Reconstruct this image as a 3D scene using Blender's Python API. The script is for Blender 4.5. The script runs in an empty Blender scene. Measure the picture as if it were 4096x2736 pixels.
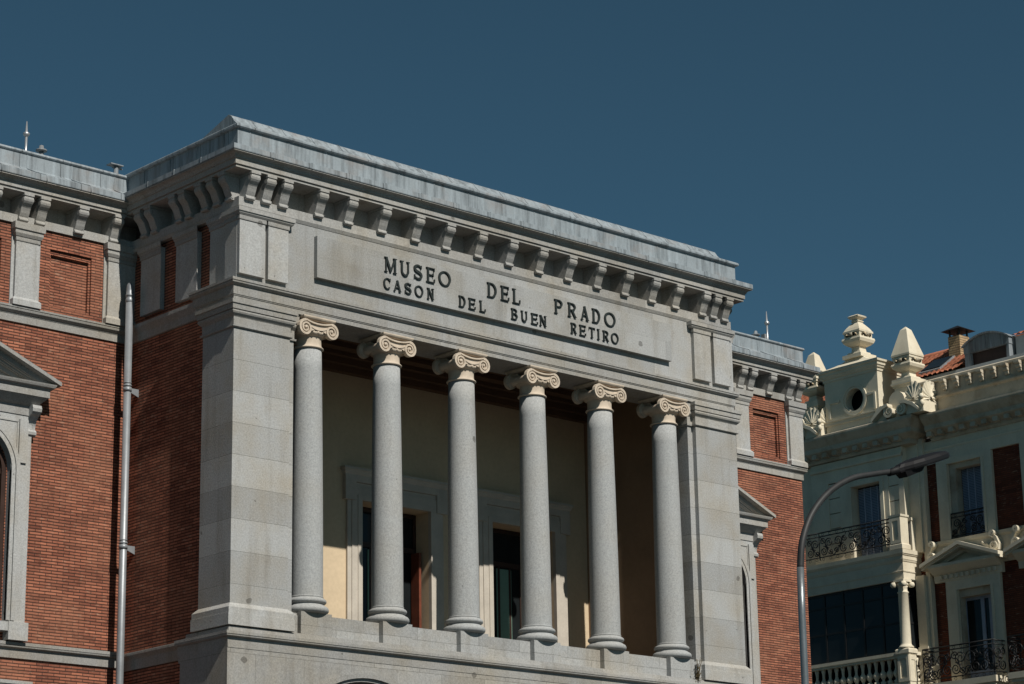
import bpy, math, random
from mathutils import Vector, Matrix
from mathutils.geometry import tessellate_polygon
random.seed(7)
SC = bpy.context.scene
COL = SC.collection
PI = math.pi
GZ = -9.5                     # street level; z = 0 is the museum's first string course

# ------------------------------------------------------------------ mesh builder
class MB:
    def __init__(s): s.v = []; s.f = []; s.sm = []
    def add(s, vs, fs, smooth=False):
        b = len(s.v); s.v += [tuple(p) for p in vs]
        for f in fs: s.f.append([b + i for i in f]); s.sm.append(smooth)
        return s
    def box(s, x0, x1, y0, y1, z0, z1):
        vs = [(x, y, z) for z in (z0, z1) for y in (y0, y1) for x in (x0, x1)]
        return s.add(vs, [(0, 2, 3, 1), (4, 5, 7, 6), (0, 1, 5, 4), (2, 6, 7, 3), (0, 4, 6, 2), (1, 3, 7, 5)])
    def frustum(s, a, b, z0, z1):
        """a, b = (x0,x1,y0,y1) rectangles at z0 and z1"""
        vs = [(a[0], a[2], z0), (a[1], a[2], z0), (a[1], a[3], z0), (a[0], a[3], z0),
              (b[0], b[2], z1), (b[1], b[2], z1), (b[1], b[3], z1), (b[0], b[3], z1)]
        return s.add(vs, [(3, 2, 1, 0), (4, 5, 6, 7), (0, 1, 5, 4), (1, 2, 6, 5), (2, 3, 7, 6), (3, 0, 4, 7)])
    def prism(s, poly, fn, a, b, smooth=False):
        """poly: list of 2-D points; fn(p,q,t) -> 3-D; extruded from t=a to t=b"""
        n = len(poly)
        vs = [fn(p, q, a) for p, q in poly] + [fn(p, q, b) for p, q in poly]
        tri = tessellate_polygon([[Vector((p, q, 0)) for p, q in poly]])
        s.add(vs, [tuple(t) for t in tri] + [tuple(n + i for i in reversed(t)) for t in tri])
        base = len(s.v) - 2 * n
        for i in range(n):
            j = (i + 1) % n
            s.f.append([base + i, base + j, base + n + j, base + n + i]); s.sm.append(smooth)
        return s
    def holed(s, outer, holes, fn, a, b):
        """plate with holes: outer and holes are loops of 2-D points"""
        loops = [outer] + holes
        pts = [p for l in loops for p in l]; n = len(pts)
        tri = tessellate_polygon([[Vector((p, q, 0)) for p, q in l] for l in loops])
        vs = [fn(p, q, a) for p, q in pts] + [fn(p, q, b) for p, q in pts]
        fs = [tuple(t) for t in tri] + [tuple(n + i for i in reversed(t)) for t in tri]
        o = 0
        for l in loops:
            m = len(l)
            for i in range(m):
                j = (i + 1) % m
                fs.append((o + i, o + j, n + o + j, n + o + i))
            o += m
        return s.add(vs, fs)
    def sweep(s, path, prof, closed=False, smooth=False):
        """path: (x,y,mx,my) stations with mitre vectors; prof: closed loop of (d,z)"""
        m = len(prof); k = len(path)
        vs = [(x + d * mx, y + d * my, z) for x, y, mx, my in path for d, z in prof]
        fs = []
        for i in range(k if closed else k - 1):
            i2 = (i + 1) % k
            for j in range(m):
                j2 = (j + 1) % m
                fs.append((i * m + j, i * m + j2, i2 * m + j2, i2 * m + j))
        s.add(vs, fs, smooth)
        if not closed:
            tri = tessellate_polygon([[Vector((d, z, 0)) for d, z in prof]])
            b = len(s.v) - len(vs)
            for t in tri:
                s.f.append([b + i for i in t]); s.sm.append(False)
                s.f.append([b + (k - 1) * m + i for i in reversed(t)]); s.sm.append(False)
        return s
    def lathe(s, prof, c, n=32, axis='z', smooth=True, sq=False, ph=0.0):
        """prof: (r,h) list"""
        m = len(prof); vs = []
        for i in range(n):
            t = 2 * PI * i / n + ph
            for r, h in prof:
                a, b = r * math.cos(t), r * math.sin(t)
                p = (a, b, h) if axis == 'z' else ((a, h, b) if axis == 'y' else (h, a, b))
                vs.append((c[0] + p[0], c[1] + p[1], c[2] + p[2]))
        fs = []
        for i in range(n):
            i2 = (i + 1) % n
            for j in range(m - 1):
                fs.append((i * m + j, i2 * m + j, i2 * m + j + 1, i * m + j + 1))
        s.add(vs, fs, smooth)
        b = len(s.v) - len(vs)
        s.f.append([b + i * m for i in range(n)][::-1]); s.sm.append(False)
        s.f.append([b + i * m + m - 1 for i in range(n)]); s.sm.append(False)
        return s
    def square(s, prof, c):
        """square-section turned shape, faces on the axes"""
        return s.lathe([(r * math.sqrt(2), h) for r, h in prof], c, n=4, smooth=False, ph=PI / 4)
    def tube(s, pts, r, n=8, smooth=True):
        pts = [Vector(p) for p in pts]; k = len(pts)
        rs = r if isinstance(r, (list, tuple)) else [r] * k
        vs = []; up = None
        for i, p in enumerate(pts):
            t = (pts[min(i + 1, k - 1)] - pts[max(i - 1, 0)]).normalized()
            if up is None:
                up = Vector((0, 0, 1)) if abs(t.z) < .9 else Vector((1, 0, 0))
            a = (up - t * up.dot(t))
            a = a.normalized() if a.length > 1e-6 else t.orthogonal().normalized()
            up = a; b = t.cross(a)
            for j in range(n):
                w = 2 * PI * j / n
                vs.append(p + (a * math.cos(w) + b * math.sin(w)) * rs[i])
        fs = []
        for i in range(k - 1):
            for j in range(n):
                j2 = (j + 1) % n
                fs.append((i * n + j, i * n + j2, (i + 1) * n + j2, (i + 1) * n + j))
        s.add(vs, fs, smooth)
        b = len(s.v) - len(vs)
        s.f.append([b + j for j in range(n)][::-1]); s.sm.append(False)
        s.f.append([b + (k - 1) * n + j for j in range(n)]); s.sm.append(False)
        return s
    def ribbon(s, pts, ws, fn, a, b):
        """flat strip along 2-D pts with half widths ws, extruded a..b"""
        k = len(pts); L = []; R = []
        for i in range(k):
            p0 = pts[max(i - 1, 0)]; p1 = pts[min(i + 1, k - 1)]
            dx, dy = p1[0] - p0[0], p1[1] - p0[1]; l = math.hypot(dx, dy) or 1
            nx, ny = -dy / l, dx / l
            w = ws[i] if isinstance(ws, (list, tuple)) else ws
            L.append((pts[i][0] + nx * w, pts[i][1] + ny * w)); R.append((pts[i][0] - nx * w, pts[i][1] - ny * w))
        vs = [fn(p, q, t) for t in (a, b) for p, q in L + R]
        fs = []; o = 2 * k
        for i in range(k - 1):
            fs += [(i, i + 1, k + i + 1, k + i), (o + i, o + k + i, o + k + i + 1, o + i + 1),
                   (i, o + i, o + i + 1, i + 1), (k + i, k + i + 1, o + k + i + 1, o + k + i)]
        fs += [(0, k, o + k, o), (k - 1, o + k - 1, o + 2 * k - 1, 2 * k - 1)]
        return s.add(vs, fs)

W = {}                                                 # world origin of every object
def link(o): COL.objects.link(o); return o
def thing(name, loc, label, cat, group=None):
    o = link(bpy.data.objects.new(name, None)); o.location = loc; W[o.name] = Vector(loc)
    o['label'] = label; o['category'] = cat
    if group: o['group'] = group
    return o
def part(name, mb, mat, parent=None, org=None, label=None, kind=None):
    xs = [p[0] for p in mb.v]; ys = [p[1] for p in mb.v]; zs = [p[2] for p in mb.v]
    if org is None: org = ((min(xs) + max(xs)) / 2, (min(ys) + max(ys)) / 2, min(zs))
    org = Vector(org)
    me = bpy.data.meshes.new(name)
    me.from_pydata([(p[0] - org.x, p[1] - org.y, p[2] - org.z) for p in mb.v], [], mb.f)
    import bmesh
    bm = bmesh.new(); bm.from_mesh(me); bmesh.ops.recalc_face_normals(bm, faces=bm.faces); bm.to_mesh(me); bm.free()
    me.polygons.foreach_set('use_smooth', mb.sm[:len(me.polygons)] if len(me.polygons) == len(mb.sm) else [False] * len(me.polygons))
    me.materials.append(mat)
    o = link(bpy.data.objects.new(name, me)); W[o.name] = org
    if parent: o.parent = parent; o.location = org - W[parent.name]
    else: o.location = org
    if label: o['label'] = label
    if kind: o['kind'] = kind
    return o
def dup(src, org, parent, rotz=0.0, scale=None):
    """copy of a part with copies of its sub-parts"""
    o = link(src.copy()); org = Vector(org); W[o.name] = org
    o.parent = parent; o.location = org - W[parent.name]; o.rotation_euler = (0, 0, rotz)
    if scale: o.scale = scale
    for ch in list(src.children):
        c = link(ch.copy()); c.parent = o; W[c.name] = org
    return o

# ------------------------------------------------------------------ materials
class NT:
    def __init__(s, name):
        s.m = bpy.data.materials.new(name); s.m.use_nodes = True; s.t = s.m.node_tree
        s.b = s.t.nodes['Principled BSDF']; s.l = s.t.links
        s.pos = s.t.nodes.new('ShaderNodeNewGeometry').outputs['Position']
    def n(s, typ, **kw):
        nd = s.t.nodes.new(typ)
        for k, v in kw.items():
            if k.startswith('_'): setattr(nd, k[1:], v)
            else:
                key = int(k[1:]) if k[0] == 'i' and k[1:].isdigit() else k
                inp = nd.inputs[key]
                if hasattr(v, 'is_output') or isinstance(v, bpy.types.NodeSocket): s.l.new(v, inp)
                else: inp.default_value = v
        return nd
    def math(s, op, a, b=0.0, c=None):
        nd = s.n('ShaderNodeMath', _operation=op, i0=a, i1=b)
        if c is not None: nd.inputs[2].default_value = c
        return nd.outputs[0]
    def mix(s, a, b, f, blend='MIX'):
        nd = s.t.nodes.new('ShaderNodeMix'); nd.data_type = 'RGBA'; nd.blend_type = blend
        for i, v in ((0, f), (6, a), (7, b)):
            if isinstance(v, bpy.types.NodeSocket): s.l.new(v, nd.inputs[i])
            else: nd.inputs[i].default_value = (tuple(v) + (1,))[:4] if isinstance(v, (tuple, list)) else v
        return nd.outputs[2]
    def vmul(s, v, k): return s.n('ShaderNodeVectorMath', _operation='MULTIPLY', i0=v, i1=k).outputs[0]
    def noise(s, scale, detail=3, vec=None, rough=.55):
        return s.n('ShaderNodeTexNoise', Vector=vec or s.pos, Scale=scale, Detail=detail, Roughness=rough).outputs['Fac']
    def ramp(s, f, lo, hi):
        nd = s.n('ShaderNodeMapRange', i0=f, i1=lo, i2=hi); nd.clamp = True
        return nd.outputs[0]
    def wallvec(s, z0=0.0):
        sp = s.n('ShaderNodeSeparateXYZ', i0=s.pos)
        u = s.math('ADD', sp.outputs[0], sp.outputs[1]); v = s.math('SUBTRACT', sp.outputs[2], z0)
        return s.n('ShaderNodeCombineXYZ', i0=u, i1=v).outputs[0]
    def done(s, col, rough=.85, bump=None, strength=.3, dist=.01, metal=0.0, spec=.35):
        if isinstance(col, bpy.types.NodeSocket): s.l.new(col, s.b.inputs['Base Color'])
        else: s.b.inputs['Base Color'].default_value = tuple(col) + (1,)
        if isinstance(rough, bpy.types.NodeSocket): s.l.new(rough, s.b.inputs['Roughness'])
        else: s.b.inputs['Roughness'].default_value = rough
        s.b.inputs['Metallic'].default_value = metal; s.b.inputs['Specular IOR Level'].default_value = spec
        if bump is not None:
            nd = s.n('ShaderNodeBump', Strength=strength, Distance=dist, Height=bump)
            s.l.new(nd.outputs[0], s.b.inputs['Normal'])
        return s.m

def stone(name, base, row=.68, z0=.335, width=1.5, joint=.006, jdark=.55, warm=(.42, .38, .31), spots=.8, streak=.45, warmth=.8, blockvar=.24):
    t = NT(name)
    v = t.wallvec(z0)
    br = t.n('ShaderNodeTexBrick', Vector=v, Scale=1.0); br.offset = .5
    br.inputs['Color1'].default_value = (1 - blockvar,) * 3 + (1,); br.inputs['Color2'].default_value = (1, 1, 1, 1)
    br.inputs['Mortar'].default_value = (jdark, jdark, jdark * .97, 1)
    br.inputs['Brick Width'].default_value = width; br.inputs['Row Height'].default_value = row
    br.inputs['Mortar Size'].default_value = joint; br.inputs['Mortar Smooth'].default_value = .2; br.inputs['Bias'].default_value = .1
    blotch = t.ramp(t.noise(.8, 5), .42, .68)
    c = t.mix(base, warm, t.math('MULTIPLY', blotch, warmth))
    spk = t.ramp(t.noise(26, 3, rough=.75), .3, .7)
    c = t.mix(c, (.42, .42, .42), t.math('MULTIPLY', t.math('SUBTRACT', 1, spk), .6), 'MULTIPLY')
    fine = t.ramp(t.noise(70, 2), .3, .7)
    c = t.mix(c, (.62, .62, .64), t.math('MULTIPLY', t.math('SUBTRACT', 1, fine), .5), 'MULTIPLY')
    st = t.ramp(t.noise(1.0, 4, vec=t.vmul(t.pos, (3.5, 3.5, .35))), .52, .75)
    c = t.mix(c, (.55, .5, .43), t.math('MULTIPLY', st, streak), 'MULTIPLY')
    c = t.mix(c, br.outputs['Color'], 1.0, 'MULTIPLY')
    # repair patches and pock marks
    wob = t.n('ShaderNodeVectorMath', _operation='ADD', i0=t.pos,
              i1=t.vmul(t.n('ShaderNodeTexNoise', Vector=t.pos, Scale=6.0).outputs['Color'], (.12, .12, .12))).outputs[0]
    for sc, rad, keep in ((1.15, .085, .45), (2.6, .055, .55)):
        vo = t.n('ShaderNodeTexVoronoi', Vector=wob, Scale=sc)
        ok = t.math('GREATER_THAN', t.n('ShaderNodeSeparateColor', i0=vo.outputs['Color']).outputs[0], keep)
        inn = t.math('LESS_THAN', vo.outputs['Distance'], rad)
        c = t.mix(c, (.42, .41, .4), t.math('MULTIPLY', t.math('MULTIPLY', ok, inn), spots), 'MULTIPLY')
    h = t.math('ADD', t.math('MULTIPLY', spk, .35), t.math('MULTIPLY', br.outputs['Fac'], -.8))
    return t.done(c, .88, h, .35, .012)

def brickwork(name, c1, c2, mortar, orange, dark, row=.066, width=.285, jo=.0085, pale=(.46, .29, .2)):
    t = NT(name)
    v = t.wallvec()
    wob = t.n('ShaderNodeVectorMath', _operation='ADD', i0=v,
              i1=t.vmul(t.n('ShaderNodeTexNoise', Vector=t.pos, Scale=1.3).outputs['Color'], (.02, .02, 0))).outputs[0]
    br = t.n('ShaderNodeTexBrick', Vector=wob, Scale=1.0); br.offset = .5
    for k, q in (('Color1', c1), ('Color2', c2), ('Mortar', mortar)): br.inputs[k].default_value = tuple(q) + (1,)
    br.inputs['Brick Width'].default_value = width; br.inputs['Row Height'].default_value = row
    br.inputs['Mortar Size'].default_value = jo; br.inputs['Mortar Smooth'].default_value = .3
    br2 = t.n('ShaderNodeTexBrick', Vector=wob, Scale=1.0); br2.offset = .5; br2.squash = 1
    br2.inputs['Color1'].default_value = (.55, .5, .5, 1); br2.inputs['Color2'].default_value = (1.25, 1.2, 1.15, 1); br2.inputs['Mortar'].default_value = (1, 1, 1, 1)
    br2.inputs['Brick Width'].default_value = width * 2; br2.inputs['Row Height'].default_value = row * 2
    br2.inputs['Mortar Size'].default_value = 0.0
    zf = t.n('ShaderNodeSeparateXYZ', i0=wob).outputs[1]
    fr = t.math('FRACT', t.math('DIVIDE', zf, row))
    line = t.math('LESS_THAN', fr, jo * 2 / row)
    c = t.mix(br.outputs['Color'], br2.outputs['Color'], .6, 'MULTIPLY')
    c = t.mix(c, orange, t.math('MULTIPLY', t.ramp(t.noise(.7, 4), .45, .7), .55))
    c = t.mix(c, dark, t.math('MULTIPLY', t.ramp(t.noise(5.5, 4), .54, .72), .6), 'MULTIPLY')
    bright = t.ramp(t.noise(1, 3, vec=t.vmul(t.pos, (5, 5, 14))), .58, .74)
    c = t.mix(c, pale, t.math('MULTIPLY', bright, .5))
    c = t.mix(c, mortar, t.math('MULTIPLY', br.outputs['Fac'], .3))
    c = t.mix(c, mortar, t.math('MULTIPLY', line, .85))
    h = t.math('MULTIPLY', line, -1)
    return t.done(c, .9, h, .6, .02, spec=.2)

def plain(name, col, rough=.7, var=.25, scale=2.0, metal=0.0, spec=.35, dirt=None, dirtamt=.5, dscale=(1.2, 1.2, .5)):
    t = NT(name)
    c = t.mix(col, tuple(x * (1 - var) for x in col), t.ramp(t.noise(scale, 5), .35, .7))
    c = t.mix(c, (.75, .75, .75), t.math('MULTIPLY', t.ramp(t.noise(scale * 9, 3), .4, .7), .3), 'MULTIPLY')
    if dirt: c = t.mix(c, dirt, t.math('MULTIPLY', t.ramp(t.noise(1, 5, vec=t.vmul(t.pos, dscale)), .5, .72), dirtamt))
    return t.done(c, rough, t.noise(scale * 12, 3), .12, .01, metal, spec)

def zinc(name, col, seam=1.04):
    t = NT(name)
    st = t.noise(1, 4, vec=t.vmul(t.pos, (6, 6, .6)), rough=.65)
    c = t.mix(col, tuple(x * .5 for x in col), t.ramp(st, .45, .68))
    c = t.mix(c, (.33, .38, .41), t.math('MULTIPLY', t.ramp(t.noise(1, 3, vec=t.vmul(t.pos, (10, 10, .4))), .55, .72), .6))
    c = t.mix(c, (.25, .22, .2), t.math('MULTIPLY', t.ramp(t.noise(1.6, 5), .52, .72), .55))
    c = t.mix(c, (.7, .7, .72), t.math('MULTIPLY', t.ramp(t.noise(22, 3), .4, .7), .4), 'MULTIPLY')
    u = t.n('ShaderNodeSeparateXYZ', i0=t.wallvec()).outputs[0]
    line = t.math('LESS_THAN', t.math('FRACT', t.math('DIVIDE', t.math('SUBTRACT', u, .10), seam)), .022 / seam)
    c = t.mix(c, (.3, .3, .3), t.math('MULTIPLY', line, .85), 'MULTIPLY')
    return t.done(c, .62, st, .15, .01, .0, .4)

def glass(name, col, rough=.08):
    t = NT(name)
    return t.done(t.mix(col, tuple(x * .6 for x in col), t.ramp(t.noise(.9, 3), .4, .65)), rough, t.noise(1.4, 1), .04, .02, 0, .22)

GRAN = stone('granite', (.45, .455, .445))
GRANS = stone('granite_attic', (.47, .475, .465), row=1.7, z0=7.5, width=2.3, joint=.004, jdark=.8)
GRANQ = stone('granite_pier', (.47, .475, .465), width=60, z0=.335)
GRANT = stone('granite_plain', (.48, .485, .475), row=9, z0=-4, width=60, joint=0, blockvar=0)
GRANC = stone('granite_column', (.42, .43, .425), row=3.0, z0=.9, width=40, joint=.0, warmth=.3, streak=.12, blockvar=.0)
GRANP = stone('granite_panel', (.45, .455, .445), row=.475, z0=7.95, width=1.35, joint=.003, jdark=.8, warm=(.36, .33, .27), warmth=.75, blockvar=.2)
GRANM = stone('granite_moulding', (.435, .43, .41), row=6, z0=-3, width=1.9, joint=.005, jdark=.6, streak=.4)
GRANB = stone('granite_base', (.43, .425, .405), row=.8, z0=-1.2, width=1.25, joint=.006, streak=.4)
LIME = plain('limestone', (.56, .47, .37), .85, .18, 6, dirt=(.28, .22, .16), dirtamt=.35, dscale=(5, 5, 5))
BRICK = brickwork('museum_brick', (.37, .145, .088), (.22, .080, .050), (.045, .024, .018), (.36, .165, .10), (.45, .38, .38))
BRICKA = brickwork('apartment_brick', (.20, .052, .026), (.13, .035, .02), (.06, .03, .02), (.2, .06, .03), (.6, .5, .5))
ZINC = zinc('zinc_sheet', (.25, .285, .305))
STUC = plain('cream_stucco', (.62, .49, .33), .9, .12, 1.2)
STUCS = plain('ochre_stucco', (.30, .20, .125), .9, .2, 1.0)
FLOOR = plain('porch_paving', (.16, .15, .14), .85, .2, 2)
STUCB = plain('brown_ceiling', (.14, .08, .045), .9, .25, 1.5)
FRAMS = plain('door_surround_stone', (.52, .47, .40), .88, .15, 3)
WOOD = plain('dark_wood', (.045, .022, .015), .5, .4, 3)
WOODR = plain('red_wood', (.19, .055, .03), .5, .35, 4)
PANE = glass('window_glass', (.014, .017, .018))
TEAL = plain('green_blind', (.17, .30, .24), .8, .12, 2)
BRONZE = plain('dark_bronze', (.022, .028, .026), .5, .3, 8)
PIPE = plain('painted_pipe', (.27, .285, .30), .45, .2, 3, .3, .5)
IRON = plain('black_iron', (.008, .008, .009), .55, .3, 8)
LAMPM = plain('lamp_grey_steel', (.20, .22, .23), .38, .25, 3, .55, .5)
LAMPD = plain('lamp_head_black', (.010, .010, .011), .6, .3, 6, 0, .2)
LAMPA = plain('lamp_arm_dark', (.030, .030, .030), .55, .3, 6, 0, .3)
LENS = plain('lamp_lens', (.75, .70, .62), .3, .15, 6)
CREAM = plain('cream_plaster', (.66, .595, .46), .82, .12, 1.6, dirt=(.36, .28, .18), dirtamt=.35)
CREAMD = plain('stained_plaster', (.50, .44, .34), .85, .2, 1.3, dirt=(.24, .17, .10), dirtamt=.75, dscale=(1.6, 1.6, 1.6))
GREYW = plain('grey_render', (.50, .51, .50), .9, .18, 1.0)
TILE = plain('clay_tile', (.40, .14, .075), .85, .35, 4, dirt=(.16, .08, .06), dirtamt=.6, dscale=(3, 3, 3))
CHIMB = brickwork('chimney_brick', (.48, .36, .22), (.36, .26, .15), (.12, .09, .06), (.5, .36, .2), (.6, .55, .5), row=.085, width=.26)
SHUT = plain('blue_grey_shutter', (.34, .38, .47), .6, .1, 3)
ZINCD = zinc('dormer_zinc', (.20, .22, .235))
DARK = plain('dark_interior', (.012, .010, .009), .9, .2, 2)
CURT = plain('pale_curtain', (.16, .16, .15), .9, .3, 3)
ASPH = plain('asphalt', (.027, .027, .028), .9, .3, .6)
PAVE = plain('paving', (.055, .053, .052), .9, .2, .8)
WEED = plain('dry_stalk', (.10, .075, .035), .9, .4, 9)
FOIL = plain('steel_rod', (.45, .46, .47), .35, .1, 5, .6, .5)

XZ = lambda y: (lambda p, q, t: (p, t, q))             # draw in x,z and extrude along y
fxz = lambda p, q, t: (p, t, q)
fyz = lambda p, q, t: (t, p, q)
def rect(a0, a1, b0, b1): return [(a0, b0), (a1, b0), (a1, b1), (a0, b1)]
def arc(cx, cz, r, a0, a1, n): return [(cx + r * math.cos(math.radians(a0 + (a1 - a0) * i / n)), cz + r * math.sin(math.radians(a0 + (a1 - a0) * i / n))) for i in range(n + 1)]
def archloop(cx, hw, z0, zs, n=14): return [(cx - hw, z0), (cx + hw, z0)] + arc(cx, zs, hw, 0, 180, n)
def upath(xl, xr, y0, yb, right=True):
    p = [(xl, yb, -1, 0), (xl, y0, -1, -1), (xr, y0, 1, -1), (xr, yb, 1, 0)]
    return p
def loop(x0, x1, y0, y1): return [(x0, y0, -1, -1), (x1, y0, 1, -1), (x1, y1, 1, 1), (x0, y1, -1, 1)]

# ================================================================== MUSEUM
YW = 4.2
XC = 7.715
M = thing('museum_building', (7.75, 6.0, GZ), 'grey granite and red brick museum with a six-column portico under a dark metal inscription', 'building')

# --- walls below the ledge, with arched openings
mb = MB()
holes = []
for cx in (3.55, 7.66, 11.77):
    hw = 1.55; R0 = 2.2; zc = -.73 - R0
    a = math.degrees(math.acos(hw / R0))
    holes.append([(cx - hw, GZ + .3), (cx + hw, GZ + .3)] + arc(cx, zc, R0, a, 180 - a, 16))
mb.holed(rect(-.06, 15.46, GZ, -.06), holes, fxz, -.02, .9)
base = part('base_wall', mb, GRANB, M)
for a, b in ((-.06, .9), (14.6, 15.46)): part('base_side_wall', MB().box(a, b, .901, 1.65, GZ, -.06), GRANB, M)
for cx in (3.55, 7.66, 11.77):
    mb = MB()
    for r0, r1, y in ((2.2, 2.27, -.05), (2.272, 2.36, -.11), (2.362, 2.40, -.08)):
        pts = arc(cx, -.73 - 2.2, (r0 + r1) / 2, 44, 136, 22)
        mb.ribbon(pts, (r1 - r0) / 2, fxz, y, .05)
    ar = part('arch_moulding', mb, GRANM, M)
    mb = MB().box(cx - 1.6, cx + 1.6, .75, .8, GZ + .3, -.7)
    win = part('lower_window', mb, PANE, M)
    mb = MB()
    for k in range(5): mb.box(cx - 1.55 + k * .76, cx - 1.49 + k * .76, .7, .748, GZ + .3, -.75)
    for k in range(7): mb.box(cx - 1.6, cx + 1.6, .69, .747, -1.5 - k * 1.2, -1.43 - k * 1.2)
    part('window_frame', mb, WOOD, win)

# --- ledge at z = 0 and the band below it
led = [(-.2, .04), (.10, .035), (.12, .03), (.12, -.03), (.105, -.033), (.105, -.045), (.12, -.05), (.115, -.07), (.08, -.085), (.04, -.095), (.03, -.30), (.015, -.305), (.015, -.325), (.005, -.33), (.005, -.425), (-.05, -.43), (-.2, -.43)]
part('ledge', MB().sweep(upath(-.03, 15.45, 0, 1.75), led), GRANM, M)
# --- plinth course over the ledge
part('plinth_course', MB().sweep(upath(.0, 15.44, 0, 1.45), [(-.3, .155), (.0, .15), (.06, .13), (.075, .04), (-.3, .04)]), GRANM, M)

# --- portico floor and parapet with pedestals
part('porch_floor', MB().box(1.3, 14.2, .3, 4.05, -.1, .2), FLOOR, M)
par = part('parapet', MB().box(1.45, 14.05, .14, .62, .15, .60), GRAN, M)
for i in range(6):
    x = 2.2 + 2.206 * i
    part('pedestal', MB().box(x - .385 + .0, x + .43, -.005, .75, .151, .6 + .022), GRAN, par)

# --- corner piers
def pier(xa, xb):
    p = part('corner_pier', MB().box(xa, xb, 0, 1.12, .61, 6.47), GRANQ, M)
    lp = loop(xa, xb, 0, 1.12)
    part('pier_base', MB().sweep(lp, [(-.2, .155), (.11, .155), (.11, .40), (.095, .405), (.095, .52), (.06, .56), (.0, .62), (-.2, .62)], True), GRANT, p)
    cap = [(-.2, 6.47), (.035, 6.47), (.05, 6.485), (.05, 6.51), (.015, 6.515), (.015, 6.70), (.03, 6.72), (.075, 6.765), (.09, 6.80), (.085, 6.832), (.065, 6.836), (.065, 6.85), (.10, 6.853), (.105, 6.965), (.13, 6.972), (.13, 7.055), (-.2, 7.055)]
    part('pier_capital', MB().sweep(lp, cap, True), GRANM, p)
    return p
pier(.0, 1.47); pier(14.03, 15.5)
# inner responds beside the piers
for xa, xb in ((1.471, 1.66), (13.86, 14.029)):
    r = part('respond', MB().box(xa, xb, .12, .95, .151, 6.47), GRANQ, M)
    x0, x1 = (xa - .005, xb) if xa < 5 else (xa, xb + .005)
    lp = [(x1, .12, 0, -1), (x0, .12, -1, -1), (x0, .95, -1, 0)] if xa > 5 else [(x0, .12, 0, -1), (x1, .12, 1, -1), (x1, .95, 1, 0)]
    cap = [(-.05, 6.47), (.04, 6.47), (.045, 6.51), (.012, 6.515), (.012, 6.70), (.07, 6.765), (.08, 6.80), (.06, 6.84), (.085, 6.853), (.09, 7.05), (-.05, 7.05)]
    part('respond_capital', MB().sweep(lp, cap), GRANM, r)
    part('respond_base', MB().sweep(lp, [(-.05, .152), (.09, .152), (.09, .52), (0, .615), (-.05, .615)]), GRAN, r)

# --- columns
AX = .32
def spiral(cx, cz, r0, r1, turns, a0, sgn, n=40):
    pts = []; ws = []
    for i in range(n + 1):
        t = i / n; r = r0 * (1 - t) ** 1.0 + r1 * t
        a = a0 + sgn * 2 * PI * turns * t
        pts.append((cx + r * math.cos(a), cz + r * math.sin(a))); ws.append(.021 * (1 - t) + .008)
    return pts, ws
x0 = 2.2
sh = [(.34, .955), (.362, .965), (.362, .985), (.352, .995)]
for i in range(13):
    t = i / 12; sh.append((.352 - .052 * t ** 1.7, 1.0 + (6.395 - 1.0) * t))
col0 = part('column', MB().lathe(sh, (x0, AX, 0), 40), GRANC, M, (x0, AX, .6))
tor = lambda R, r, zc, n=8: [(R + r * math.cos(a), zc + r * math.sin(a)) for a in [(-PI / 2 + PI * k / n) for k in range(n + 1)]]
bp = [(.30, .622)] + tor(.40, .078, .70) + [(.395, .795), (.37, .81)] + [(.362, .83)] + tor(.378, .05, .885) + [(.37, .945), (.365, .957), (.30, .957)]
part('column_base', MB().lathe(bp, (x0, AX, 0), 40), GRANC, col0, (x0, AX, .6))
cm = MB()
nk = [(.25, 6.39), (.30, 6.392), (.335, 6.40), (.345, 6.415), (.335, 6.432), (.312, 6.44), (.298, 6.47), (.292, 6.52), (.295, 6.62), (.30, 6.66), (.33, 6.665), (.37, 6.70), (.385, 6.73), (.37, 6.765), (.30, 6.78)]
cm.lathe(nk, (x0, AX, 0), 36)
# abacus: square with moulded edge
cm.sweep(loop(x0 - .36, x0 + .36, AX - .36, AX + .36), [(-.3, 6.972), (.0, 6.972), (.03, 6.98), (.06, 7.0), (.075, 7.025), (.075, 7.052), (-.3, 7.052)], True)
hw = .35; zc = 6.785
for sy, yf in ((-1, AX - .37), (1, AX + .37)):
    for sx in (-1, 1):
        cx = x0 + sx * hw
        cm.lathe([(.01, -.05), (.138, -.05), (.138, .05), (.01, .05)], (cx, yf - sy * .05, zc), 28, 'y')
        pts, ws = spiral(cx, zc, .172, .02, 2.3, PI / 2, -sx)
        pts = [(p, q) for p, q in pts]
        cm.ribbon(pts, ws, fxz, *sorted((yf + sy * .035, yf - sy * .06)))
        cm.lathe([(.004, 0), (.032, 0), (.026, sy * .025), (.004, sy * .03)], (cx, yf + sy * .02, zc), 14, 'y')
    # canal between the two volutes, sagging in the middle
    top = [(x0 + hw * k / 8, 6.962 - .055 * (1 - (k / 8) ** 2)) for k in range(-8, 9)]
    bot = [(x0 + (hw - .08) * k / 8, 6.86 - .085 * (1 - (k / 8) ** 2)) for k in range(8, -9, -1)]
    cm.prism(top + bot, fxz, *sorted((yf - sy * .004, yf - sy * .25)))
    cm.ribbon(top, .017, fxz, *sorted((yf + sy * .0362, yf - sy * .02)))
    cm.ribbon(bot, .012, fxz, *sorted((yf + sy * .028, yf - sy * .02)))
    for sx in (-1, 1):                                   # little palmettes in the corners
        cm.prism([(x0 + sx * .205, 6.73), (x0 + sx * .10, 6.765), (x0 + sx * .15, 6.80), (x0 + sx * .21, 6.815)], fxz, *sorted((yf + sy * .014, yf - sy * .05)))
for sx in (-1, 1):                                       # bolsters run from front to back volute, waisted
    cm.lathe([(.118, -.34), (.10, -.2), (.085, 0), (.10, .2), (.118, .34)], (x0 + sx * hw, AX, zc), 20, 'y')
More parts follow.
